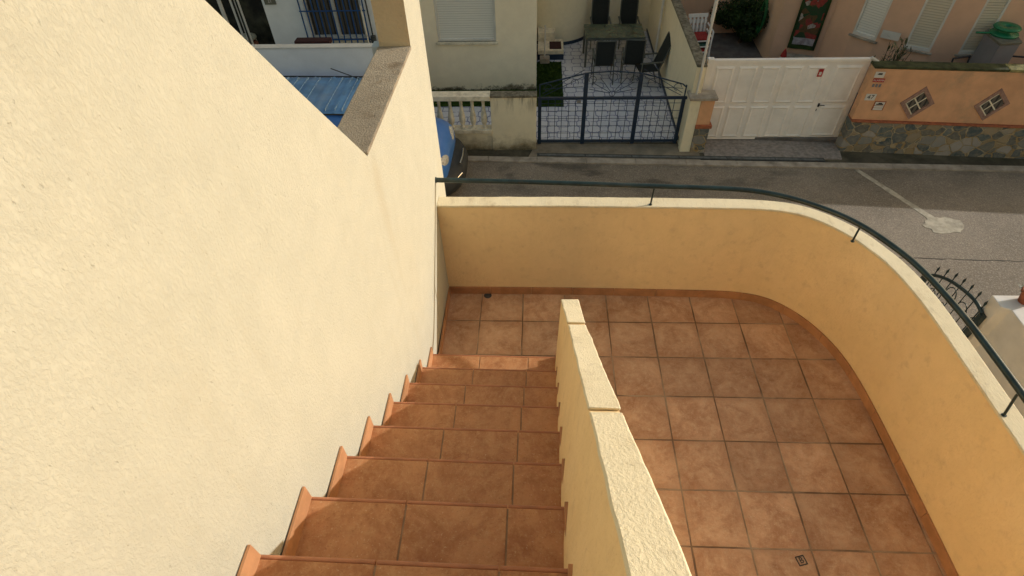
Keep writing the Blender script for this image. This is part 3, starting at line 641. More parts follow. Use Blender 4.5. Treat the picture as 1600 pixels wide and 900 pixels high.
a=at('Y',15.9,995,0); cl=thing('closed_cord','dark green cords hanging at the patio rear wall','cord',(a.x,15.9,Z0))
mb=MB(); mb.tube([(a.x,15.95,.4),(a.x+.04,15.95,-1.2),(a.x-.02,15.95,-2.5)],.02,6); mb.tube([(a.x+.1,15.95,.4),(a.x+.0,15.95,-1.3),(a.x+.05,15.95,-2.4)],.016,6); mb.build('strand','rope_green',cl)
# ---------------------------------------------------------------- white gate
wg=thing('driveway_gate','wide white panelled metal gate with a small door in its right end','gate',(4.8,10.6,G))
QY=10.6; gz0=G+.05; gz1=-1.47; gx0,gx1=3.22,6.25
mb=MB(); mb.box(gx0,gx1,QY,QY+.05,gz0,gz1); mb.build('sheet','gate_white',wg,.006)
mb=MB(); mb.box(gx0-.0,gx0+.12,QY-.03,QY+.08,gz0,gz1+.05); mb.box(gx0+.12,gx1,QY-.022,QY+.06,gz1-.03,gz1+.03); mb.build('frame','gate_white',wg,.006)
def panel(mb,x0,x1,z0,z1):
    d=.035; f=[(x0,QY-.001,z0),(x1,QY-.001,z0),(x1,QY-.001,z1),(x0,QY-.001,z1)]; g=[(x0+d,QY-.026,z0+d),(x1-d,QY-.026,z0+d),(x1-d,QY-.026,z1-d),(x0+d,QY-.026,z1-d)]
    h=[(x0+d*1.8,QY-.012,z0+d*1.8),(x1-d*1.8,QY-.012,z0+d*1.8),(x1-d*1.8,QY-.012,z1-d*1.8),(x0+d*1.8,QY-.012,z1-d*1.8)]
    v=f+g+h; mb.add(v,[(0,1,5,4),(1,2,6,5),(2,3,7,6),(3,0,4,7),(4,5,9,8),(5,6,10,9),(6,7,11,10),(7,4,8,11),(8,9,10,11)])
zm=-2.36
for k in range(5):
    x0=3.40+k*.43
    for z0,z1 in ((gz0+.06,zm-.03),(zm+.03,gz1-.10)):
        mb=MB(); panel(mb,x0,x0+.36,z0,z1); mb.build('panel','gate_white',wg)
mb=MB(); mb.box(5.56,5.575,QY-.008,QY-.0005,gz0,gz1-.03); mb.box(5.56,6.2,QY-.008,QY-.0005,gz0+.01,gz0+.03); gd=mb.build('door','gate_white',wg)
for z0,z1 in ((gz0+.08,zm-.03),(zm+.03,gz1-.10)):
    mb=MB(); panel(mb,5.64,6.14,z0,z1); mb.build('panel','gate_white',wg)
mb=MB(); 
mb.box(5.58,5.61,QY-.02,QY-.001,-2.41,-2.34); mb.tube([(5.595,QY-.012,-2.36),(5.597,QY-.05,-2.36),(5.69,QY-.05,-2.365)],.008,6)
mb.build('handle','ink',gd)
MB().box(5.575,5.59,QY-.012,QY-.001,-2.50,-2.46).build('lock','ink',gd)
a=at('Y',QY-.03,1282,114); ws=thing('warning_plate','small red warning plate on the white gate','sign',(a.x,QY-.025,a.z))
mb=MB(); mb.mat('sign_red').box(-.045,.045,-.006,0,-.075,.075); mb.mat('sign_white').box(-.022,.022,-.009,-.006,-.045,.02); put(mb,'plate',None,ws)
# white bracket at gate head
br=thing('gate_bracket','bent white metal bracket at the top right corner of the driveway gate','bracket',(6.3,10.5,-1.4))
a=at('Y',10.45,1362,90); b=at('Y',10.45,1374,98); c=at('Y',10.45,1366,108); mb=MB()
for p,q in ((a,b),(b,c)): d=(q-p).normalized(); mb.tube([p,q],.035,4)
mb.build('bar','white_paint',br)
# ---------------------------------------------------------------- low stone and peach wall
A_=math.atan(.083); LW0=Vector((6.17,10.235,0)); LR=Matrix.Translation(LW0)@Matrix.Rotation(-A_,4,'Z'); LI=LR.inverted()
def onwall(x,y,off=0):
    n=LR.to_3x3()@Vector((0,-1,0)); p0=LW0+n*off; d=FW+RX*((x-800)/CF)+UP*((450-y)/CF); s=(p0-EYE).dot(n)/d.dot(n); return LI@(EYE+d*s)
pt_=onwall(1400,190); zs=pt_.z; ztp=onwall(1400,108).z
sw=thing('garden_wall','peach rendered garden wall on a base of irregular stones','wall',(6.17,10.235,G),-A_)
H0=-G
def Z(z): return z-G
mb=MB(); mb.box(-.02,11,-.045,.25,0,Z(zs)-.015); put(mb,'stone_base','rubble_stone',sw,.02)
mb=MB(); mb.box(-.02,11,-.06,.2,Z(zs)-.015,Z(zs)+.015); put(mb,'brick_course','brick_red',sw,.006)
def wedge(): 
    a=onwall(1372,100).x; return a
mb=MB(); mb.box(-.02,11,0,.2,Z(zs)+.015,Z(ztp)); put(mb,'wall_face','peach_wall',sw,.01)
mb=MB(); mb.mat('dark_moss').box(-.02,2.25,-.012,.24,Z(ztp),Z(ztp)+.05); mb.mat('yellow_moss').box(2.25,11,-.02,.24,Z(ztp),Z(ztp)+.055); put(mb,'coping',None,sw,.012)
def wpt(x,y): p=onwall(x,y); return p.x,p.z-G
for (cs,lab) in ((((1406,161),(1448,135),(1459.6,161),(1419,186)),''),(((1521,165.6),(1566,138),(1577,161),(1535,188)),'')):
    P=[Vector((wpt(*c)[0],0,wpt(*c)[1])) for c in cs]; c=sum(P,Vector())/4
    e1=(P[1]-P[0]+P[2]-P[3])/4; e2=(P[1]-P[2]+P[0]-P[3])/4
    fr=MB(); 
    def q(u,v,y): p=c+e1*u+e2*v; return (p.x,y,p.z)
    for (u0,u1,v0,v1) in ((-1,1,.72,1),(-1,1,-1,-.72),(-1,-.72,-.72,.72),(.72,1,-.72,.72)):
        fr.add([q(u0,v0,-.018),q(u1,v0,-.018),q(u1,v1,-.018),q(u0,v1,-.018),q(u0,v0,-.0),q(u1,v0,0),q(u1,v1,0),q(u0,v1,0)],[(0,1,2,3),(0,4,5,1),(1,5,6,2),(2,6,7,3),(3,7,4,0)])
    f=put(fr,'diamond_window','brick_pink',sw); fixn(f,False)
    g=MB(); g.add([q(-.7,-.7,-.003),q(.7,-.7,-.003),q(.7,.7,-.003),q(-.7,.7,-.003)],[(0,1,2,3)]); g=put(g,'pane','window_dark_stripes',f)
    g=MB()
    for (u0,u1,v0,v1) in ((-.7,.7,-.05,.05),(-.05,.05,-.7,-.05),(-.05,.05,.05,.7),(-.7,.7,.62,.7),(-.7,-.62,-.7,.62)):
        g.add([q(u0,v0,-.014),q(u1,v0,-.014),q(u1,v1,-.014),q(u0,v1,-.014)],[(0,1,2,3)])
    put(g,'glazing_bar','cast_stone',f)
def plate(name,label,x0,y0,x1,y1,fn,cat='sign'):
    u0,z1=wpt(x0,(y0+y1)/2); u1,z0_=wpt(x1,(y0+y1)/2); zt_=wpt((x0+x1)/2,y0)[1]; zb_=wpt((x0+x1)/2,y1)[1]
    c=Vector(((u0+u1)/2,-.003,(zt_+zb_)/2)); w=(u1-u0)/2; h=(zt_-zb_)/2
    t=thing(name,label,cat,(0,0,0)); t.matrix_world=LR@Matrix.Translation((c.x,c.y,c.z+G)); t.rotation_mode='XYZ'
    fn(t,w,h); return t
def pl_white(t,w,h):
    put(MB().box(-w,w,-.008,0,-h,h),'plate','sign_white',t)
def pl_a(t,w,h):
    pl_white(t,w,h); put(MB().box(-w*.3,w*.5,-.011,-.008,0,h*.6).box(-w*.5,w*.1,-.011,-.008,h*.1,h*.35),'symbol','ink',t)
def pl_b(t,w,h):
    put(MB().box(-w,w,-.008,0,-h,h),'plate','sign_red',t); text('ALARMA',h*1.5,'sign_white',t,(0,-.009,0),(PI/2,0,0))
def pl_c(t,w,h):
    m=MB(); 
    for s in (-.7,0,.7): m.box(w*s-w*.2,w*s+w*.2,-.008,0,-h*.9,h*.9)
    put(m,'symbol','cabinet_grey',t)
def pl_d(t,w,h):
    pl_white(t,w,h); text('47',h*1.9,'ink',t,(0,-.009,0),(PI/2,0,0))
def pl_e(t,w,h):
    m=MB(); m.mat('brick_red').box(-w,w,-.008,0,-h,h)
    for a,b in ((-.92,-.5),(-.4,0.0),(.12,.85)): m.mat('sign_white').box(-w*.82,w*.82,-.011,-.008,h*a,h*b)
    m.mat('ink').box(-w*.6,w*.6,-.0135,-.011,h*.25,h*.5).box(-w*.3,w*.35,-.0135,-.011,h*.5,h*.7)
    put(m,'plate',None,t)
plate('alarm_sign','small white sign with a black symbol at the top of the peach wall',1367,112,1382,121,pl_a)
plate('alarm_sign','small red alarm sign under the white symbol sign',1364,122.5,1382,128,pl_b)
plate('symbol_strip','row of three grey marks under the red alarm sign',1362,131,1377,136,pl_c)
plate('house_number','white house number plate reading 47 beside the driveway gate','1' and 1352,146.5,1368,156.5,pl_d)
plate('parking_sign','red bordered no parking plate below the house number',1364,158,1382,172,pl_e)
# ---------------------------------------------------------------- pink house
ph=thing('salmon_house','salmon pink house with a rounded front and tall closed shutters','house',(8.5,12.5,Z0))
SP=[at('Z',-1.93,*p) for p in ((1300,34),(1332,51),(1368,63),(1412,73),(1453,80.5),(1497,83),(1532,84))]
BA=at('Z',-2.6,1230,73); BB=at('Z',-2.6,1272,78); BD=(BB-BA); BD.z=0; BD.normalize(); BN=Vector((BD.y,-BD.x,0)); q0=BA-BD*.35-BN*.07; q1=BB+BD*.12-BN*.07
PL=[(q0.x+.05,15.9),(q0.x,q0.y),(q1.x,q1.y),(SP[0].x,SP[0].y),(SP[1].x,SP[1].y),(SP[2].x,SP[2].y),(SP[3].x,SP[3].y),(SP[4].x,SP[4].y),(SP[5].x,SP[5].y),(SP[6].x,SP[6].y),(11.5,SP[6].y-.02),(14.0,SP[6].y-.1),(15.6,SP[6].y-.15),(26,SP[6].y-.5)]
HT={10:3.6,11:1.9,12:1.0,13:1.4}
win={4:1,6:2,8:3}
mb=MB(); mb.mat('salmon_paint')
for i,(a,b) in enumerate(zip(PL,PL[1:])):
    h=HT.get(i+1,3.6); a_=Vector((*a,0)); b_=Vector((*b,0))
    if i==10: h=1.3  # unseen stretches, their heights stepped to shape the shadow on the road
    if i==11: h=.36
    if i==12: h=.74
    mb.mat('salmon_pale' if i in(0,) else 'salmon_paint')
    zl=[(Z0,-1.95),(.45,h)] if i in win else [(Z0,h)]
    nrm=Vector(((b_-a_).y,-(b_-a_).x,0)).normalized()
    for z0,z1 in zl:
        mb.slab([(a_.x,a_.y,z0),(b_.x,b_.y,z0),(b_.x,b_.y,z1),(a_.x,a_.y,z1)],-nrm*.2)
    # window rows are narrower than their facet: piers at both sides
mb.box(3.22,q0.x+.1,15.9,16.1,Z0,3.6)
pwall=mb.build('wall',None,ph); fixn(pwall,False)
mb=MB(); back=[(26,20),(5.3,20)]
mb.prism([p for p in PL[:11]]+[(11.5,20),(5.25,20)],3.3,3.6); mb.prism([PL[10],PL[11],(14.0,20),(11.5,20)],1.1,1.3); mb.prism([PL[11],PL[12],(15.6,20),(14.0,20)],.2,.36); mb.prism([PL[12],PL[13],(26,20),(15.6,20)],.5,.74)  # unseen roofs at right stepped to follow the shadow-shaping wall heights
fixn(mb.build('roof','concrete',ph),False)
for i,(m_,edge) in {4:('shutter_white',1),6:('shutter_cream',1),8:('shutter_cream',1)}.items():
    a=Vector((*PL[i],0)); b=Vector((*PL[i+1],0)); d=(b-a).normalized(); nr=Vector((d.y,-d.x,0)); L=(b-a).length
    T=Matrix(((d.x,-nr.x,0,a.x),(d.y,-nr.y,0,a.y),(0,0,1,0),(0,0,0,1)))
    s=MB().box(.04,L-.04,.03,.06,-1.9,.45).build('shutter',m_,ph,0,T)
    f=MB()
    for q in ((.0,.045,-1.95,.45),(L-.045,L,-1.95,.45),(.045,L-.045,-1.95,-1.885)): f.box(q[0],q[1],.0,.09,q[2],q[3])
    f.build('frame','white_paint',s,.005,T)
    MB().box(-.05,L+.05,-.05,.03,-1.99,-1.953).build('sill','concrete',s,.005,T)
# banner on the door
a=BA.copy(); b=BB.copy()
d=(b-a); d.z=0; L=d.length; d.normalize(); nr=Vector((d.y,-d.x,0)); T=Matrix(((d.x,-nr.x,0,a.x),(d.y,-nr.y,0,a.y),(0,0,1,-2.6),(0,0,0,1)))
bn=thing('door_hanging','festive red and green cloth hanging in front of the salmon house door','banner',(a.x,a.y,-2.6))
def sheet(mb,x0,x1,z0,z1,y,n=16):
    vs=[];fs=[]
    for j in range(n+1):
        for i in range(7):
            x=x0+(x1-x0)*i/6; z=z0+(z1-z0)*j/n; vs.append((x,y-.015*math.sin(x*14+z*2),z))
    for j in range(n):
        for i in range(6): fs.append((j*7+i,j*7+i+1,j*7+i+8,j*7+i+7))
    mb.add(vs,fs,True)
mb=MB(); sheet(mb,.06,L-.06,.2,2.6,-.03); mb.build('cloth','tapestry',bn,0,T)
mb=MB(); sheet(mb,.0,L,-.02,2.6,-.0); mb.build('border','leaf_dark',bn,0,T)
mb=MB(); sheet(mb,.07,L-.07,.10,.26,-.045,3); mb.build('snow_band','pale_cloth',bn,0,T)
mb=MB(); mb.hexa([T@Vector(p) for p in ((-.05,-.5,-.5),(L+.05,-.5,-.5),(L+.05,.0,-.5),(-.05,0,-.5),(-.05,-.5,-.14),(L+.05,-.5,-.14),(L+.05,0,-.14),(-.05,0,-.14))]); tag(mb.build('door_step','concrete'),'pale concrete step under the festive door cloth','step')
gp=T@Vector((-.05,-.42,-.14))
gn=thing('gnome_ornament','small red and white winter gnome ornament beside the door step','ornament',(gp.x,gp.y,gp.z-.25))
mb=MB(); mb.mat('red_cloth').lathe([(.0,.0),(.10,.0),(.11,.08),(.07,.22)],(0,0,0),12); mb.mat('white_plastic').lathe([(.075,.2),(.09,.24),(.07,.30),(.05,.33)],(0,0,0),12); mb.mat('red_cloth').lathe([(.075,.33),(.05,.42),(.015,.50),(.0,.52)],(0,0,0),12); put(mb,'body',None,gn)
mb=MB(); mb.prism([(3.22,10.7),(26,9.0),(26,16.5),(3.22,16.5)],G-.01,Z0); struct(mb,'yard_floor','yard_paving','dark paved yard behind the white gate','floor')
# wall lamp / bracket between windows
a=at('Y',12.45,1394,50); wl=thing('wall_planter','empty white wall planter between two shuttered windows','planter',(a.x,a.y,a.z))
i=5; A5=Vector((*PL[5],0)); B5=Vector((*PL[6],0)); d=(B5-A5).normalized(); nr=Vector((d.y,-d.x,0)); T5=Matrix(((d.x,-nr.x,0,A5.x),(d.y,-nr.y,0,A5.y),(0,0,1,0),(0,0,0,1)))
L5=(B5-A5).length; z5=a.z-.1
MB().box(L5*.12,L5*.75,-.10,-.09,z5,z5+.16).box(L5*.12,L5*.75,-.09,-.0,z5,z5+.012).build('trough','white_paint',wl,0,T5)
# bush
def bush(name,label,cat,c,rad,n,size,mat,seed,trunk=True):
    t=thing(name,label,cat,c); rnd=random.Random(seed)
    cl=[(Vector((rnd.gauss(0,.45)*rad[0],rnd.gauss(0,.45)*rad[1],rad[2]*(1+rnd.uniform(-.6,.7)))),rnd.uniform(.3,.5)) for _ in range(24)]
    def f():
        cc,r=rnd.choice(cl); d=Vector((rnd.gauss(0,1),rnd.gauss(0,1),rnd.gauss(0,1))).normalized(); p=cc+Vector((d.x*rad[0],d.y*rad[1],d.z*rad[2]))*r*rnd.uniform(.7,1.05)
        return p,(d+Vector((rnd.gauss(0,.5),rnd.gauss(0,.5),rnd.gauss(0,.5)))).normalized()
    mb=MB(); quads(mb,n,f,size,rnd); put(mb,'foliage',mat,t)
    mb=MB(); mb.tube([(0,0,0),(.02,.01,rad[2])],[.05,.025],6); 
    for _ in range(6): mb.tube([(0,0,rad[2]*.3),(rnd.uniform(-.6,.6)*rad[0],rnd.uniform(-.6,.6)*rad[1],rad[2]*rnd.uniform(.8,1.4))],[.025,.008],5)
    put(mb,'stem','bark',t); return t
a=at('Z',Z0,1156,66); bush('round_shrub','dense dark green round shrub in the corner of the yard','shrub',(a.x,a.y,Z0),(.62,.6,.55),15000,.034,'leaf_dark',4)
# hose hanging
a=at('Z',-2.4,1190,55); hs=thing('garden_hose','bright green garden hose coiled on the yard wall','hose',(q0.x-.08,14.75,-2.25))
mb=MB(); rnd=random.Random(6)
for k in range(9):
    r1,r2=.15+rnd.uniform(-.03,.04),.34+rnd.uniform(-.05,.05); ox=rnd.uniform(-.06,.06)
    mb.tube([(ox*.5-.06,r1*math.cos(t*2*PI/20),r2*math.sin(t*2*PI/20)+ox) for t in range(21)],.017,6)
put(mb,'coil','dark_green_plastic',hs)
# stacked chairs
def plastic_chair(label,z,cush):
    t=thing('plastic_chair',label,'chair',(3.72,13.35,Z0+z),.1,'white stacking chairs piled in the yard')
    mb=MB(); mb.box(-.23,.23,-.22,.22,.40,.43); put(mb,'seat','white_plastic',t,.012)
    mb=MB(); T=Matrix.Translation((0,.22,.43))@Matrix.Rotation(-.22,4,'X')
    for k in range(5): mb.box(-.2+k*.09,-.15+k*.09,-.01,.01,0,.36,T)
    mb.box(-.23,.23,-.012,.012,.34,.42,T); put(mb,'backrest','white_plastic',t,.006)
    for sx in(-1,1):
        mb=MB(); mb.tube([(sx*.22,-.24,0),(sx*.23,-.21,.62),(sx*.24,.24,.64)],.02,6); put(mb,'armrest','white_plastic',t)
        mb=MB(); mb.tube([(sx*.25,-.25,0),(sx*.21,-.20,.41)],.018,6); put(mb,'leg','white_plastic',t); mb=MB(); mb.tube([(sx*.25,.27,0),(sx*.21,.20,.41)],.018,6); put(mb,'leg','white_plastic',t)
    c=MB().box(-.21,.21,-.21,.20,.43,.475); put(c,'cushion',cush,t,.015)
    return t
for k,(cu,la) in enumerate((('green_cloth','lowest of the stacked white chairs, with a green cushion'),('dark_cloth','second from bottom of the stacked white chairs, dark cushion'),('red_cloth','third from bottom of the stacked white chairs, red cushion'),('green_cloth','second from top of the stacked white chairs, green cushion'),('red_cloth','topmost of the stacked white chairs in the yard, red cushion'))):
    plastic_chair(la,k*.13,cu)
# plant behind the wall
def twig(label,base,h,n,mat,seed,ls=.05,spread=.5,name='leafy_plant',nl=9):
    t=thing(name,label,'plant',base); rnd=random.Random(seed); st_=MB(); lf=MB()
    for k in range(n):
        an=rnd.uniform(0,6.28); r=rnd.uniform(.2,1)*spread; tip=Vector((r*math.cos(an),r*math.sin(an),h*rnd.uniform(.65,1))); mid=tip*.5+Vector((0,0,h*.1)); st_.tube([(0,0,0),mid,tip],[.012,.008,.004],5)
        for j in range(nl):
            u=rnd.uniform(.4,1.05); p=(mid.lerp(tip,(u-.4)/.6)); d=Vector((rnd.gauss(0,1),rnd.gauss(0,1),rnd.uniform(.1,1))).normalized(); s=ls*rnd.uniform(.6,1.2); sd=d.cross(Vector((0,0,1))).normalized()*s*.3
            lf.add([p,p+d*s+sd,p+d*s*2,p+d*s-sd],[(0,1,2,3)])
    put(st_,'stem','bark',t); put(lf,'leaves',mat,t); return t
a=at('Y',10.75,1392,105); twig('straggly dark leaved plant behind the peach wall by the bracket',(a.x,10.8,-2.2),1.12,22,'leaf_mid',3,.055,.42,'leafy_plant',16)
# planter pot for it (hidden foot stands on the yard)
bpy.data.objects['leafy_plant'].location=(a.x,10.85,Z0)
for ch_ in bpy.data.objects['leafy_plant'].children:
    for v in ch_.data.vertices:
        v.co.z=v.co.z*1.72 if v.co.z>0 else v.co.z
# cabinet and hose reel
C4=[at('Z',-1.42,*p) for p in ((1541,48),(1564,67.5),(1597,65),(1578,41))]
cb=thing('storage_cabinet','tall grey plastic storage cabinet with a dark lid against the salmon house','cabinet',(C4[0].x,C4[0].y,Z0))
mb=MB(); mb.hexa([(p.x,p.y,Z0) for p in C4]+[(p.x,p.y,-1.47) for p in C4]); fixn(mb.build('body','cabinet_grey',cb,.012),False)
cc=sum(C4,Vector())/4; mb=MB(); mb.hexa([(cc.x+(p.x-cc.x)*1.05,cc.y+(p.y-cc.y)*1.05,-1.468) for p in C4]+[(cc.x+(p.x-cc.x)*1.05,cc.y+(p.y-cc.y)*1.05,-1.42) for p in C4]); fixn(mb.build('lid','cabinet_top',cb,.01),False)
m0=(C4[1]+(C4[2]-C4[1])*.08); 
hr=thing('hose_reel','round green plastic reel lying on the grey cabinet','reel',(cc.x,cc.y+.05,-1.42))
mb=MB(); mb.lathe([(.06,.0),(.24,.0),(.25,.02),(.24,.04),(.13,.05),(.13,.11),(.23,.12),(.24,.14),(.22,.16),(.06,.16),(.06,.0)],(0,0,0),24)
mb.tube([(-.22,.0,.03),(-.5,.05,.02)],.02,6); put(mb,'drum','green_plastic',hr)
for (x,y,la,k) in ((1520,100,'dark folded folding chair leaning left of the grey cabinet',0),(1588,100,'dark folded folding chair leaning right of the grey cabinet',1)):
    a=at('Z',-2.0,x,y); a.y=min(a.y,11.4); t=thing('folded_chair',la,'chair',(a.x*.955 if k==0 else a.x*.97,11.05,Z0),.3-k*.5,'folded chairs by the grey cabinet')
    mb=MB(); 
    for s in(-1,1): mb.tube([(s*.2,0,0),(s*.2,.25,1.35)],.018,6); mb.tube([(s*.17,.2,0),(s*.17,.1,1.1)],.018,6)
    mb.tube([(-.2,.25,1.35),(.2,.25,1.35)],.018,6); put(mb,'frame','ink',t)
    T=Matrix.Rotation(-.18,4,'X'); put(MB().box(-.17,.17,-.0,.02,.35,1.2,T),'fabric','mesh_fabric' if k==0 else 'gate_blue',t)
# ================================================================== WHITE HOUSE at left
wh=thing('white_house','white house across the road with a blue barred window','house',(-5,12.4,Z0))
HY=12.4
pa=at('Y',HY,488,60); pb_=at('Y',HY,575,62)
wx0,wx1,wz=pa.x,pb_.x,pa.z-.02; ex=at('Y',HY,433,76).x; 
mb=MB()
mb.box(ex,wx0,HY,HY+.2,Z0,3.2); mb.box(wx1,-3.32,HY,HY+.2,Z0,3.2); mb.box(wx0,wx1,HY,HY+.2,Z0,wz); mb.box(wx0,wx1,HY,HY+.2,-.3,3.2); mb.box(ex-.02,ex+.18,HY+.2,15.6,Z0,3.2); mb.box(-14,ex,15.6,15.8,Z0,3.2)
mb.build('wall','white_house_paint',wh)
mb=MB(); mb.box(-14,-3.32,HY-.1,15.8,3.2,3.4); mb.build('roof','concrete',wh)
mb=MB(); mb.box(wx0,wx1,HY+.10,HY+.12,wz,-.3); wnd=mb.build('window','window_dark_stripes',wh)
mb=MB()
for q in ((wx0,wx0+.05,wz,-.3),(wx1-.05,wx1,wz,-.3),(wx0+.05,wx1-.05,wz,wz+.06),((wx0+wx1)/2-.03,(wx0+wx1)/2+.03,wz+.06,-.3)): mb.box(q[0],q[1],HY+.04,HY+.099,q[2],q[3])
mb.build('frame','white_paint',wnd)
mb=MB()
for k in range(11): x=wx0-.06+(wx1-wx0+.12)*k/10; mb.tube([(x,HY-.08,wz-.05),(x,HY-.08,-.3)],.016,6)
for z in (wz+.02,wz+.62,-.45): mb.tube([(wx0-.09,HY-.08,z),(wx1+.09,HY-.08,z)],.014,6)
mb.build('grille','grille_blue',wnd)
mb=MB(); mb.box(wx0-.05,wx1+.05,HY-.05,HY+.03,wz-.06,wz); mb.build('sill','cast_stone',wnd)
# porch
mb=MB(); mb.box(-9,ex-.03,15.3,15.35,Z0,0); mb.build('door','dim_interior',wh)
for x,y in ((393,70),(352,28)):
    p=at('Y',12.5,x,y)
    MB().box(p.x-.03,p.x+.03,12.47,12.53,Z0,1.5).build('porch_post','white_paint',wh)
p=at('Y',12.5,380,30); MB().box(p.x-.03,p.x+.03,12.47,12.53,-1.9,1.5).box(p.x-.16,p.x-.12,12.49,12.51,Z0,1.5).build('porch_frame','white_paint',wh)
a=at('Z',-2.3,378,38); rt=thing('round_stool','pale yellow round plastic stool in the white house porch','stool',(a.x,a.y,Z0))
mb=MB(); mb.lathe([(.0,.5),(.22,.5),(.25,.48),(.25,.44),(.22,.42),(0,.42)],(0,0,0),20); put(mb,'seat','leaf_fresh' if False else 'cast_stone',rt)
for k in range(4): t=k*PI/2+.6; put(MB().tube([(.2*math.cos(t),.2*math.sin(t),.43),(.25*math.cos(t),.25*math.sin(t),0)],.02,6),'leg','cast_stone',rt)
p=at('Z',-2.6,388,62); tc=thing('clay_planter','brown clay planter on the floor of the white house porch','planter',(p.x,p.y,Z0)); put(MB().lathe([(.0,.02),(.14,.0),(.2,.35),(.22,.36),(.22,.4),(.17,.4),(.16,.3),(0,.3)],(0,0,0),18),'pot','brick_red',tc)
a=at('Y',HY,422,2); hn=thing('wall_sign','small dark name tile on the white house wall','sign',(a.x,HY,a.z)); put(MB().box(-.12,.12,-.02,0,-.06,.08),'tile','cabinet_top',hn); text('21',.09,'sign_white',hn,(0,-.022,.01),(PI/2,0,0))
fw=thing('front_wall','plain white garden wall along the pavement behind the blue van','wall',(-5,10.35,G))
zt2=at('Y',10.3,500,76).z; mb=MB(); mb.box(-14,-2.72,10.3,10.44,G,zt2); mb.build('wall_face','white_house_paint',fw,.006)
MB().box(-14,-2.71,10.29,10.45,zt2,zt2+.03).build('coping','white_paint',fw,.004)
a=at('Y',10.9,468,77); sh_=thing('plank','dark plank resting behind the white garden wall below the window','plank',(a.x,11.2,zt2-.2))
MB().box(a.x-.15,a.x+.55,11.1,11.3,zt2-.28,zt2-.20).build('board','dark_cloth',sh_)
a=at('Y',12.25,578,45); pd=thing('dark_downpipe','dark downpipe and cable beside the blue barred window','pipe',(a.x,12.3,Z0)); MB().tube([(a.x+.02,12.3,Z0),(a.x+.02,12.3,wz+.1)],.06,8).tube([(a.x+.02,12.3,wz+.1),(a.x-.05,12.3,2)],.018,6).build('pipe','drain_dark',pd)
a=at('Y',11.8,564,40); pk=thing('wooden_stick','thin pale wooden stick leaning before the barred window','stick',(a.x,11.8,Z0)); MB().tube([(a.x+.15,11.7,Z0),(a.x-.05,12.2,-.95)],.014,6).build('shaft','cast_stone',pk)
mb=MB(); mb.prism([(-14,10.44),(-3.31,10.44),(-3.31,15.6),(-14,15.6)],G-.02,Z0-.003); struct(mb,'porch_floor','sandy_concrete','concrete yard floor of the white house','floor')
# ================================================================== BLUE VAN
vn=thing('parked_van','blue panel van parked along the far kerb with its bonnet toward the gate','van',(-3.56,9.20,G),-.02)
# local frame: +x = front (nose at 1.98), y = width, z up.  body sections
def sect(x,hw,zb,zbelt,hr,zr):
    return [(x,0,zb),(x,hw*.8,zb),(x,hw,zb+.12),(x,hw+.01,(zb+zbelt)/2),(x,hw-.01,zbelt),(x,(hr+hw)/2-.0,(zbelt+zr)/2) if zr-zbelt>.3 else (x,hw-.03,zbelt+(zr-zbelt)*.4),(x,hr,zr-.05),(x,hr-.08,zr),(x,0,zr+.02)]
secs_=[sect(-2.2,.72,.35,.9,.66,1.70),sect(-2.12,.80,.28,.95,.70,1.80),sect(-1.0,.82,.25,.97,.72,1.84),sect(.3,.82,.25,.97,.71,1.84),sect(.55,.82,.25,.97,.69,1.78),
  sect(1.05,.83,.25,.99,.68,1.22),sect(1.12,.83,.26,.98,.70,1.14),sect(1.55,.83,.26,.94,.66,1.08),sect(1.82,.79,.28,.86,.58,.97),sect(1.92,.70,.32,.76,.50,.84),sect(1.96,.52,.36,.62,.38,.68)]
mb=MB(); vs=[]; nS=9
for s_ in secs_:
    vs+=[(x,y,z) for x,y,z in s_]+[(x,-y,z) for x,y,z in s_[-2:0:-1]]
W_=16
fs=[(i*W_+k,i*W_+(k+1)%W_,(i+1)*W_+(k+1)%W_,(i+1)*W_+k) for i in range(len(secs_)-1) for k in range(W_)]+[list(range(W_))[::-1],[ (len(secs_)-1)*W_+k for k in range(W_)]]
mb.add(vs,fs,True); bd=put(mb,'body','van_blue',vn,0,1); fixn(bd,False)
from mathutils.bvhtree import BVHTree
bpy.context.view_layer.update(); _dg=bpy.context.evaluated_depsgraph_get(); BV=BVHTree.FromObject(bd,_dg)
mb=MB()  # roof skin with pressed ribs
vs=[];fs=[]; xs=[-2.05+k*.05 for k in range(51)]; ys=[-.66+.066*j for j in range(21)]
for x in xs:
    for y in ys: vs.append((x,y,1.862-.05*(y/.7)**4+(.022 if (int((x+3.001)/.05)%7)<1 else 0)-(.03 if x>.4 else 0)))
for i in range(len(xs)-1):
    for j in range(len(ys)-1): a=i*len(ys)+j; fs.append((a,a+len(ys),a+len(ys)+1,a+1))
mb.mat('van_roof_blue').add(vs,fs,True); rr=random.Random(12); x=-1.95
while x<.35:
    w0=rr.uniform(.008,.022); mb.mat('roof_streak').hexa([(x,-.60,1.84),(x+w0,-.60,1.84),(x+w0,.60,1.84),(x,.60,1.84),(x,-.58,1.874),(x+w0,-.58,1.874),(x+w0,.58,1.874),(x,.58,1.874)]); x+=rr.uniform(.12,.24)
put(mb,'roof',None,vn)
for s in (-1,1): put(MB().tube([(-2.05,s*.69,1.835),(.45,s*.68,1.83)],.014,6),'roof_gutter','van_bumper',vn)
put(MB().tube([(.30,.55,1.85),(.22,.53,1.90),(-.12,.40,2.12)],.008,6),'antenna','rubber',vn)
mb=MB(); mb.add([(.60,-.62,1.70),(1.10,-.66,1.20),(1.10,.66,1.20),(.60,.62,1.70)],[(0,1,2,3)]); mb.v=[(x+.035,y,z+.035) for x,y,z in mb.v]; put(mb,'windscreen','glass_dark',vn)
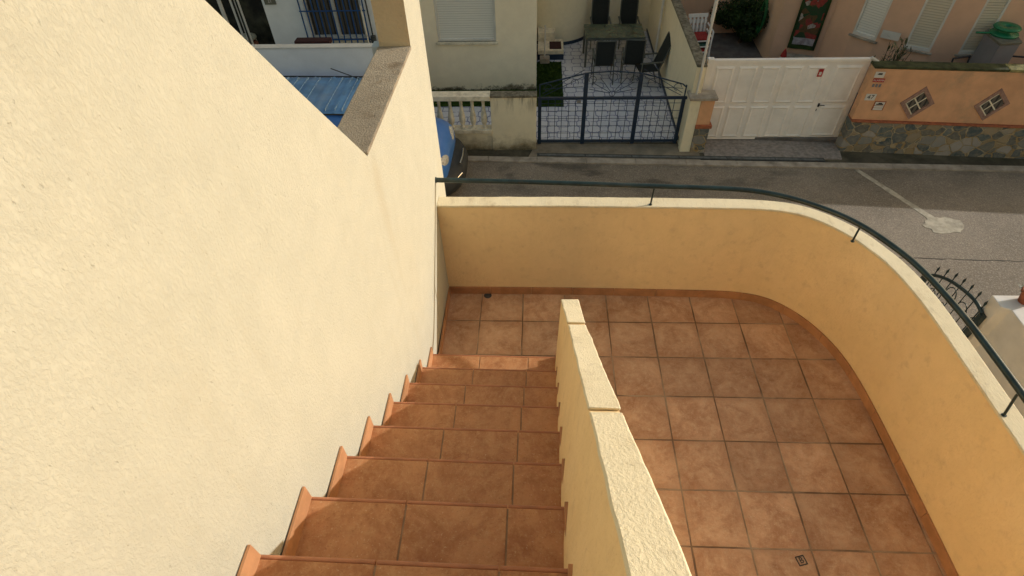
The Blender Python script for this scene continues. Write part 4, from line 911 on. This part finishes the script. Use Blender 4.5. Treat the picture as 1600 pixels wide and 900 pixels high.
for s in (-1,1):
    mb=MB(); mb.add([(.15,s*.83,1.05),(.95,s*.83,1.05),(.55,s*.775,1.55),(.15,s*.775,1.60)],[(0,1,2,3)]); put(mb,'side_window','glass_dark',vn)
    mb=MB(); D=Vector((-.62,-s*.55,-.50)).normalized(); c=Vector((1.93,s*.50,.84)); e1=Vector((-.55,s*.75,.0)).normalized(); e2=D.cross(e1).normalized(); vs=[]
    for j in range(5):
        for k in range(20):
            t=2*PI*k/20; q=c+e1*math.cos(t)*.155*(1-j/4)+e2*math.sin(t)*.085*(1-j/4)-D*.6; h=BV.ray_cast(q,D); p=h[0] if h[0] else q+D*.6
            vs.append(p-D*(.006+.02*(j/4)))
    mb.add(vs,[(j*20+k,j*20+(k+1)%20,(j+1)*20+(k+1)%20,(j+1)*20+k) for j in range(4) for k in range(20)],True); put(mb,'headlight','lamp_glass',vn)
    for x in (-1.35,1.32):
        mb=MB(); mb.tube([(x,s*.66,.30),(x,s*.835,.30)],.30,24); wv_=put(mb,'wheel','rubber',vn); mb=MB(); mb.tube([(x,s*.83,.30),(x,s*.845,.30)],.19,20); put(mb,'rim','steel',wv_)
    mb=MB(); mb.box(.75,.95,s*.85-.07,s*.85+.07,1.05,1.2); put(mb,'mirror','van_bumper',vn,.03)
# bumper
mb=MB(); vs=[];cnt=0
for k in range(17):
    t=-1+2*k/16; y=.85*math.sin(t*PI/2); x=1.42+.78*math.cos(t*PI/2)**.5 if abs(t)<1 else 1.35
    for dx,z in ((-.12,.20),(.0,.24),(.03,.42),(-.03,.54),(-.26,.60)): vs.append((x+dx,y,z))
fs=[(i*5+k,i*5+k+1,(i+1)*5+k+1,(i+1)*5+k) for i in range(16) for k in range(4)]; mb.add(vs,fs,True); put(mb,'bumper','van_bumper',vn)
put(MB().tube([(2.13,-.25,.60),(2.15,0,.61),(2.13,.25,.60)],.018,6),'grille_trim','chrome',vn)
put(MB().tube([(2.08,-.55,.46),(2.17,-.38,.48)],.02,6),'bumper_strip','chrome',vn)
# ================================================================== NEIGHBOUR'S GATE, PILLAR, POT (near side of street, right)
ig=thing('iron_gate','curved dark wrought iron gate with spear points seen beyond the handrail','gate',(5.2,5,G))
GX=5.2
top=[(5.50,-2.10),(5.42,-1.99),(5.25,-1.87),(5.08,-1.79),(4.92,-1.74),(4.76,-1.70),(4.63,-1.69),(4.51,-1.72)]
MB().tube([(GX,y,z) for y,z in smooth(top,2)],.022,8).build('arch_bar','rail_green',ig)
for y,z in ((5.50,-2.10),(4.49,-1.72)):
    MB().box(GX-.03,GX+.03,y-.03,y+.03,G,z).build('post','rail_green',ig)
MB().tube([(GX,5.5,-2.25),(GX,4.5,-2.25)],.014,6).tube([(GX,5.5,-3.0),(GX,4.5,-3.0)],.014,6).build('cross_bar','rail_green',ig)
mb=MB()
def arch(y):
    for (a0,b0),(a1,b1) in zip(top,top[1:]):
        if a1<=y<=a0: return b0+(b1-b0)*(a0-y)/(a0-a1)
    return -2
for k in range(7):
    y=5.40-k*.14; z=arch(y); mb.tube([(GX,y,-3.0),(GX,y,z+.08)],.007,6); mb.lathe([(.0,.16),(.016,.11),(.008,.07)],(GX,y,z),8)
mb.build('spear_bar','rail_green',ig)
mb=MB()
for k in range(4):
    y=5.36-k*.25
    mb.tube([(GX,y-.1+.09*math.cos(t*PI/8),-2.0+.12*math.sin(t*PI/8)-.02*k*0+(.05 if k else -.12)) for t in range(9)],.007,5)
    mb.tube([(GX,y-.1+.05*math.cos(t*PI/6),-2.15+.05*math.sin(t*PI/6)) for t in range(12)],.007,5)
mb.build('scroll','rail_green',ig)
for zz in (-2.2,-2.8):
    MB().box(GX-.05,GX+.05,4.40,4.50,zz-.05,zz+.05).build('hinge','rail_green',ig)
nw=thing('white_pillar_wall','white rendered gate pillar and garden wall beyond the terrace','wall',(5.6,4,G))
MB().prism([(5.235,4.60),(5.24,4.42),(5.325,4.375),(5.325,1.0),(5.60,1.0),(5.60,4.60)],G,-1.5).build('wall_face','white_paint',nw,.01)
for o_ in list(nw.children): fixn(o_,False)
pp1=thing('clay_pot','terracotta pot with a trailing plant on top of the white pillar','plant pot',(5.53,4.50,-1.5))
put(MB().lathe([(0,.01),(.06,0),(.085,.13),(.10,.135),(.10,.165),(.08,.165),(.075,.13),(0,.13)],(0,0,0),20),'pot','brick_red',pp1)
rnd=random.Random(4); lf=MB()
for _ in range(60):
    d=Vector((rnd.gauss(0,1),rnd.gauss(0,1),rnd.uniform(.2,1.5))).normalized(); p=Vector((rnd.uniform(-.05,.05),rnd.uniform(-.05,.05),.14)); s=rnd.uniform(.03,.06); sd=d.cross(Vector((0,0,1))).normalized()*s*.3; lf.add([p,p+d*s+sd,p+d*s*2,p+d*s-sd],[(0,1,2,3)])
put(lf,'leaves','leaf_mid',pp1)
a=at('Z',-2.0,1600,655); t=twig('fresh green strappy plant growing below the white wall near the handrail',(a.x+.12,a.y,G),1.25,12,'leaf_fresh',9,.11,.35,'strappy_plant',6)
# neighbour ground
mb=MB(); mb.prism([(2.4,-1.4),(9,-1.4),(9,4.3),(2.4,4.3)],G,G+.06); struct(mb,'neighbour_path','sandy_concrete','pale concrete path below the terrace at the right','path')
# our house front below the terrace
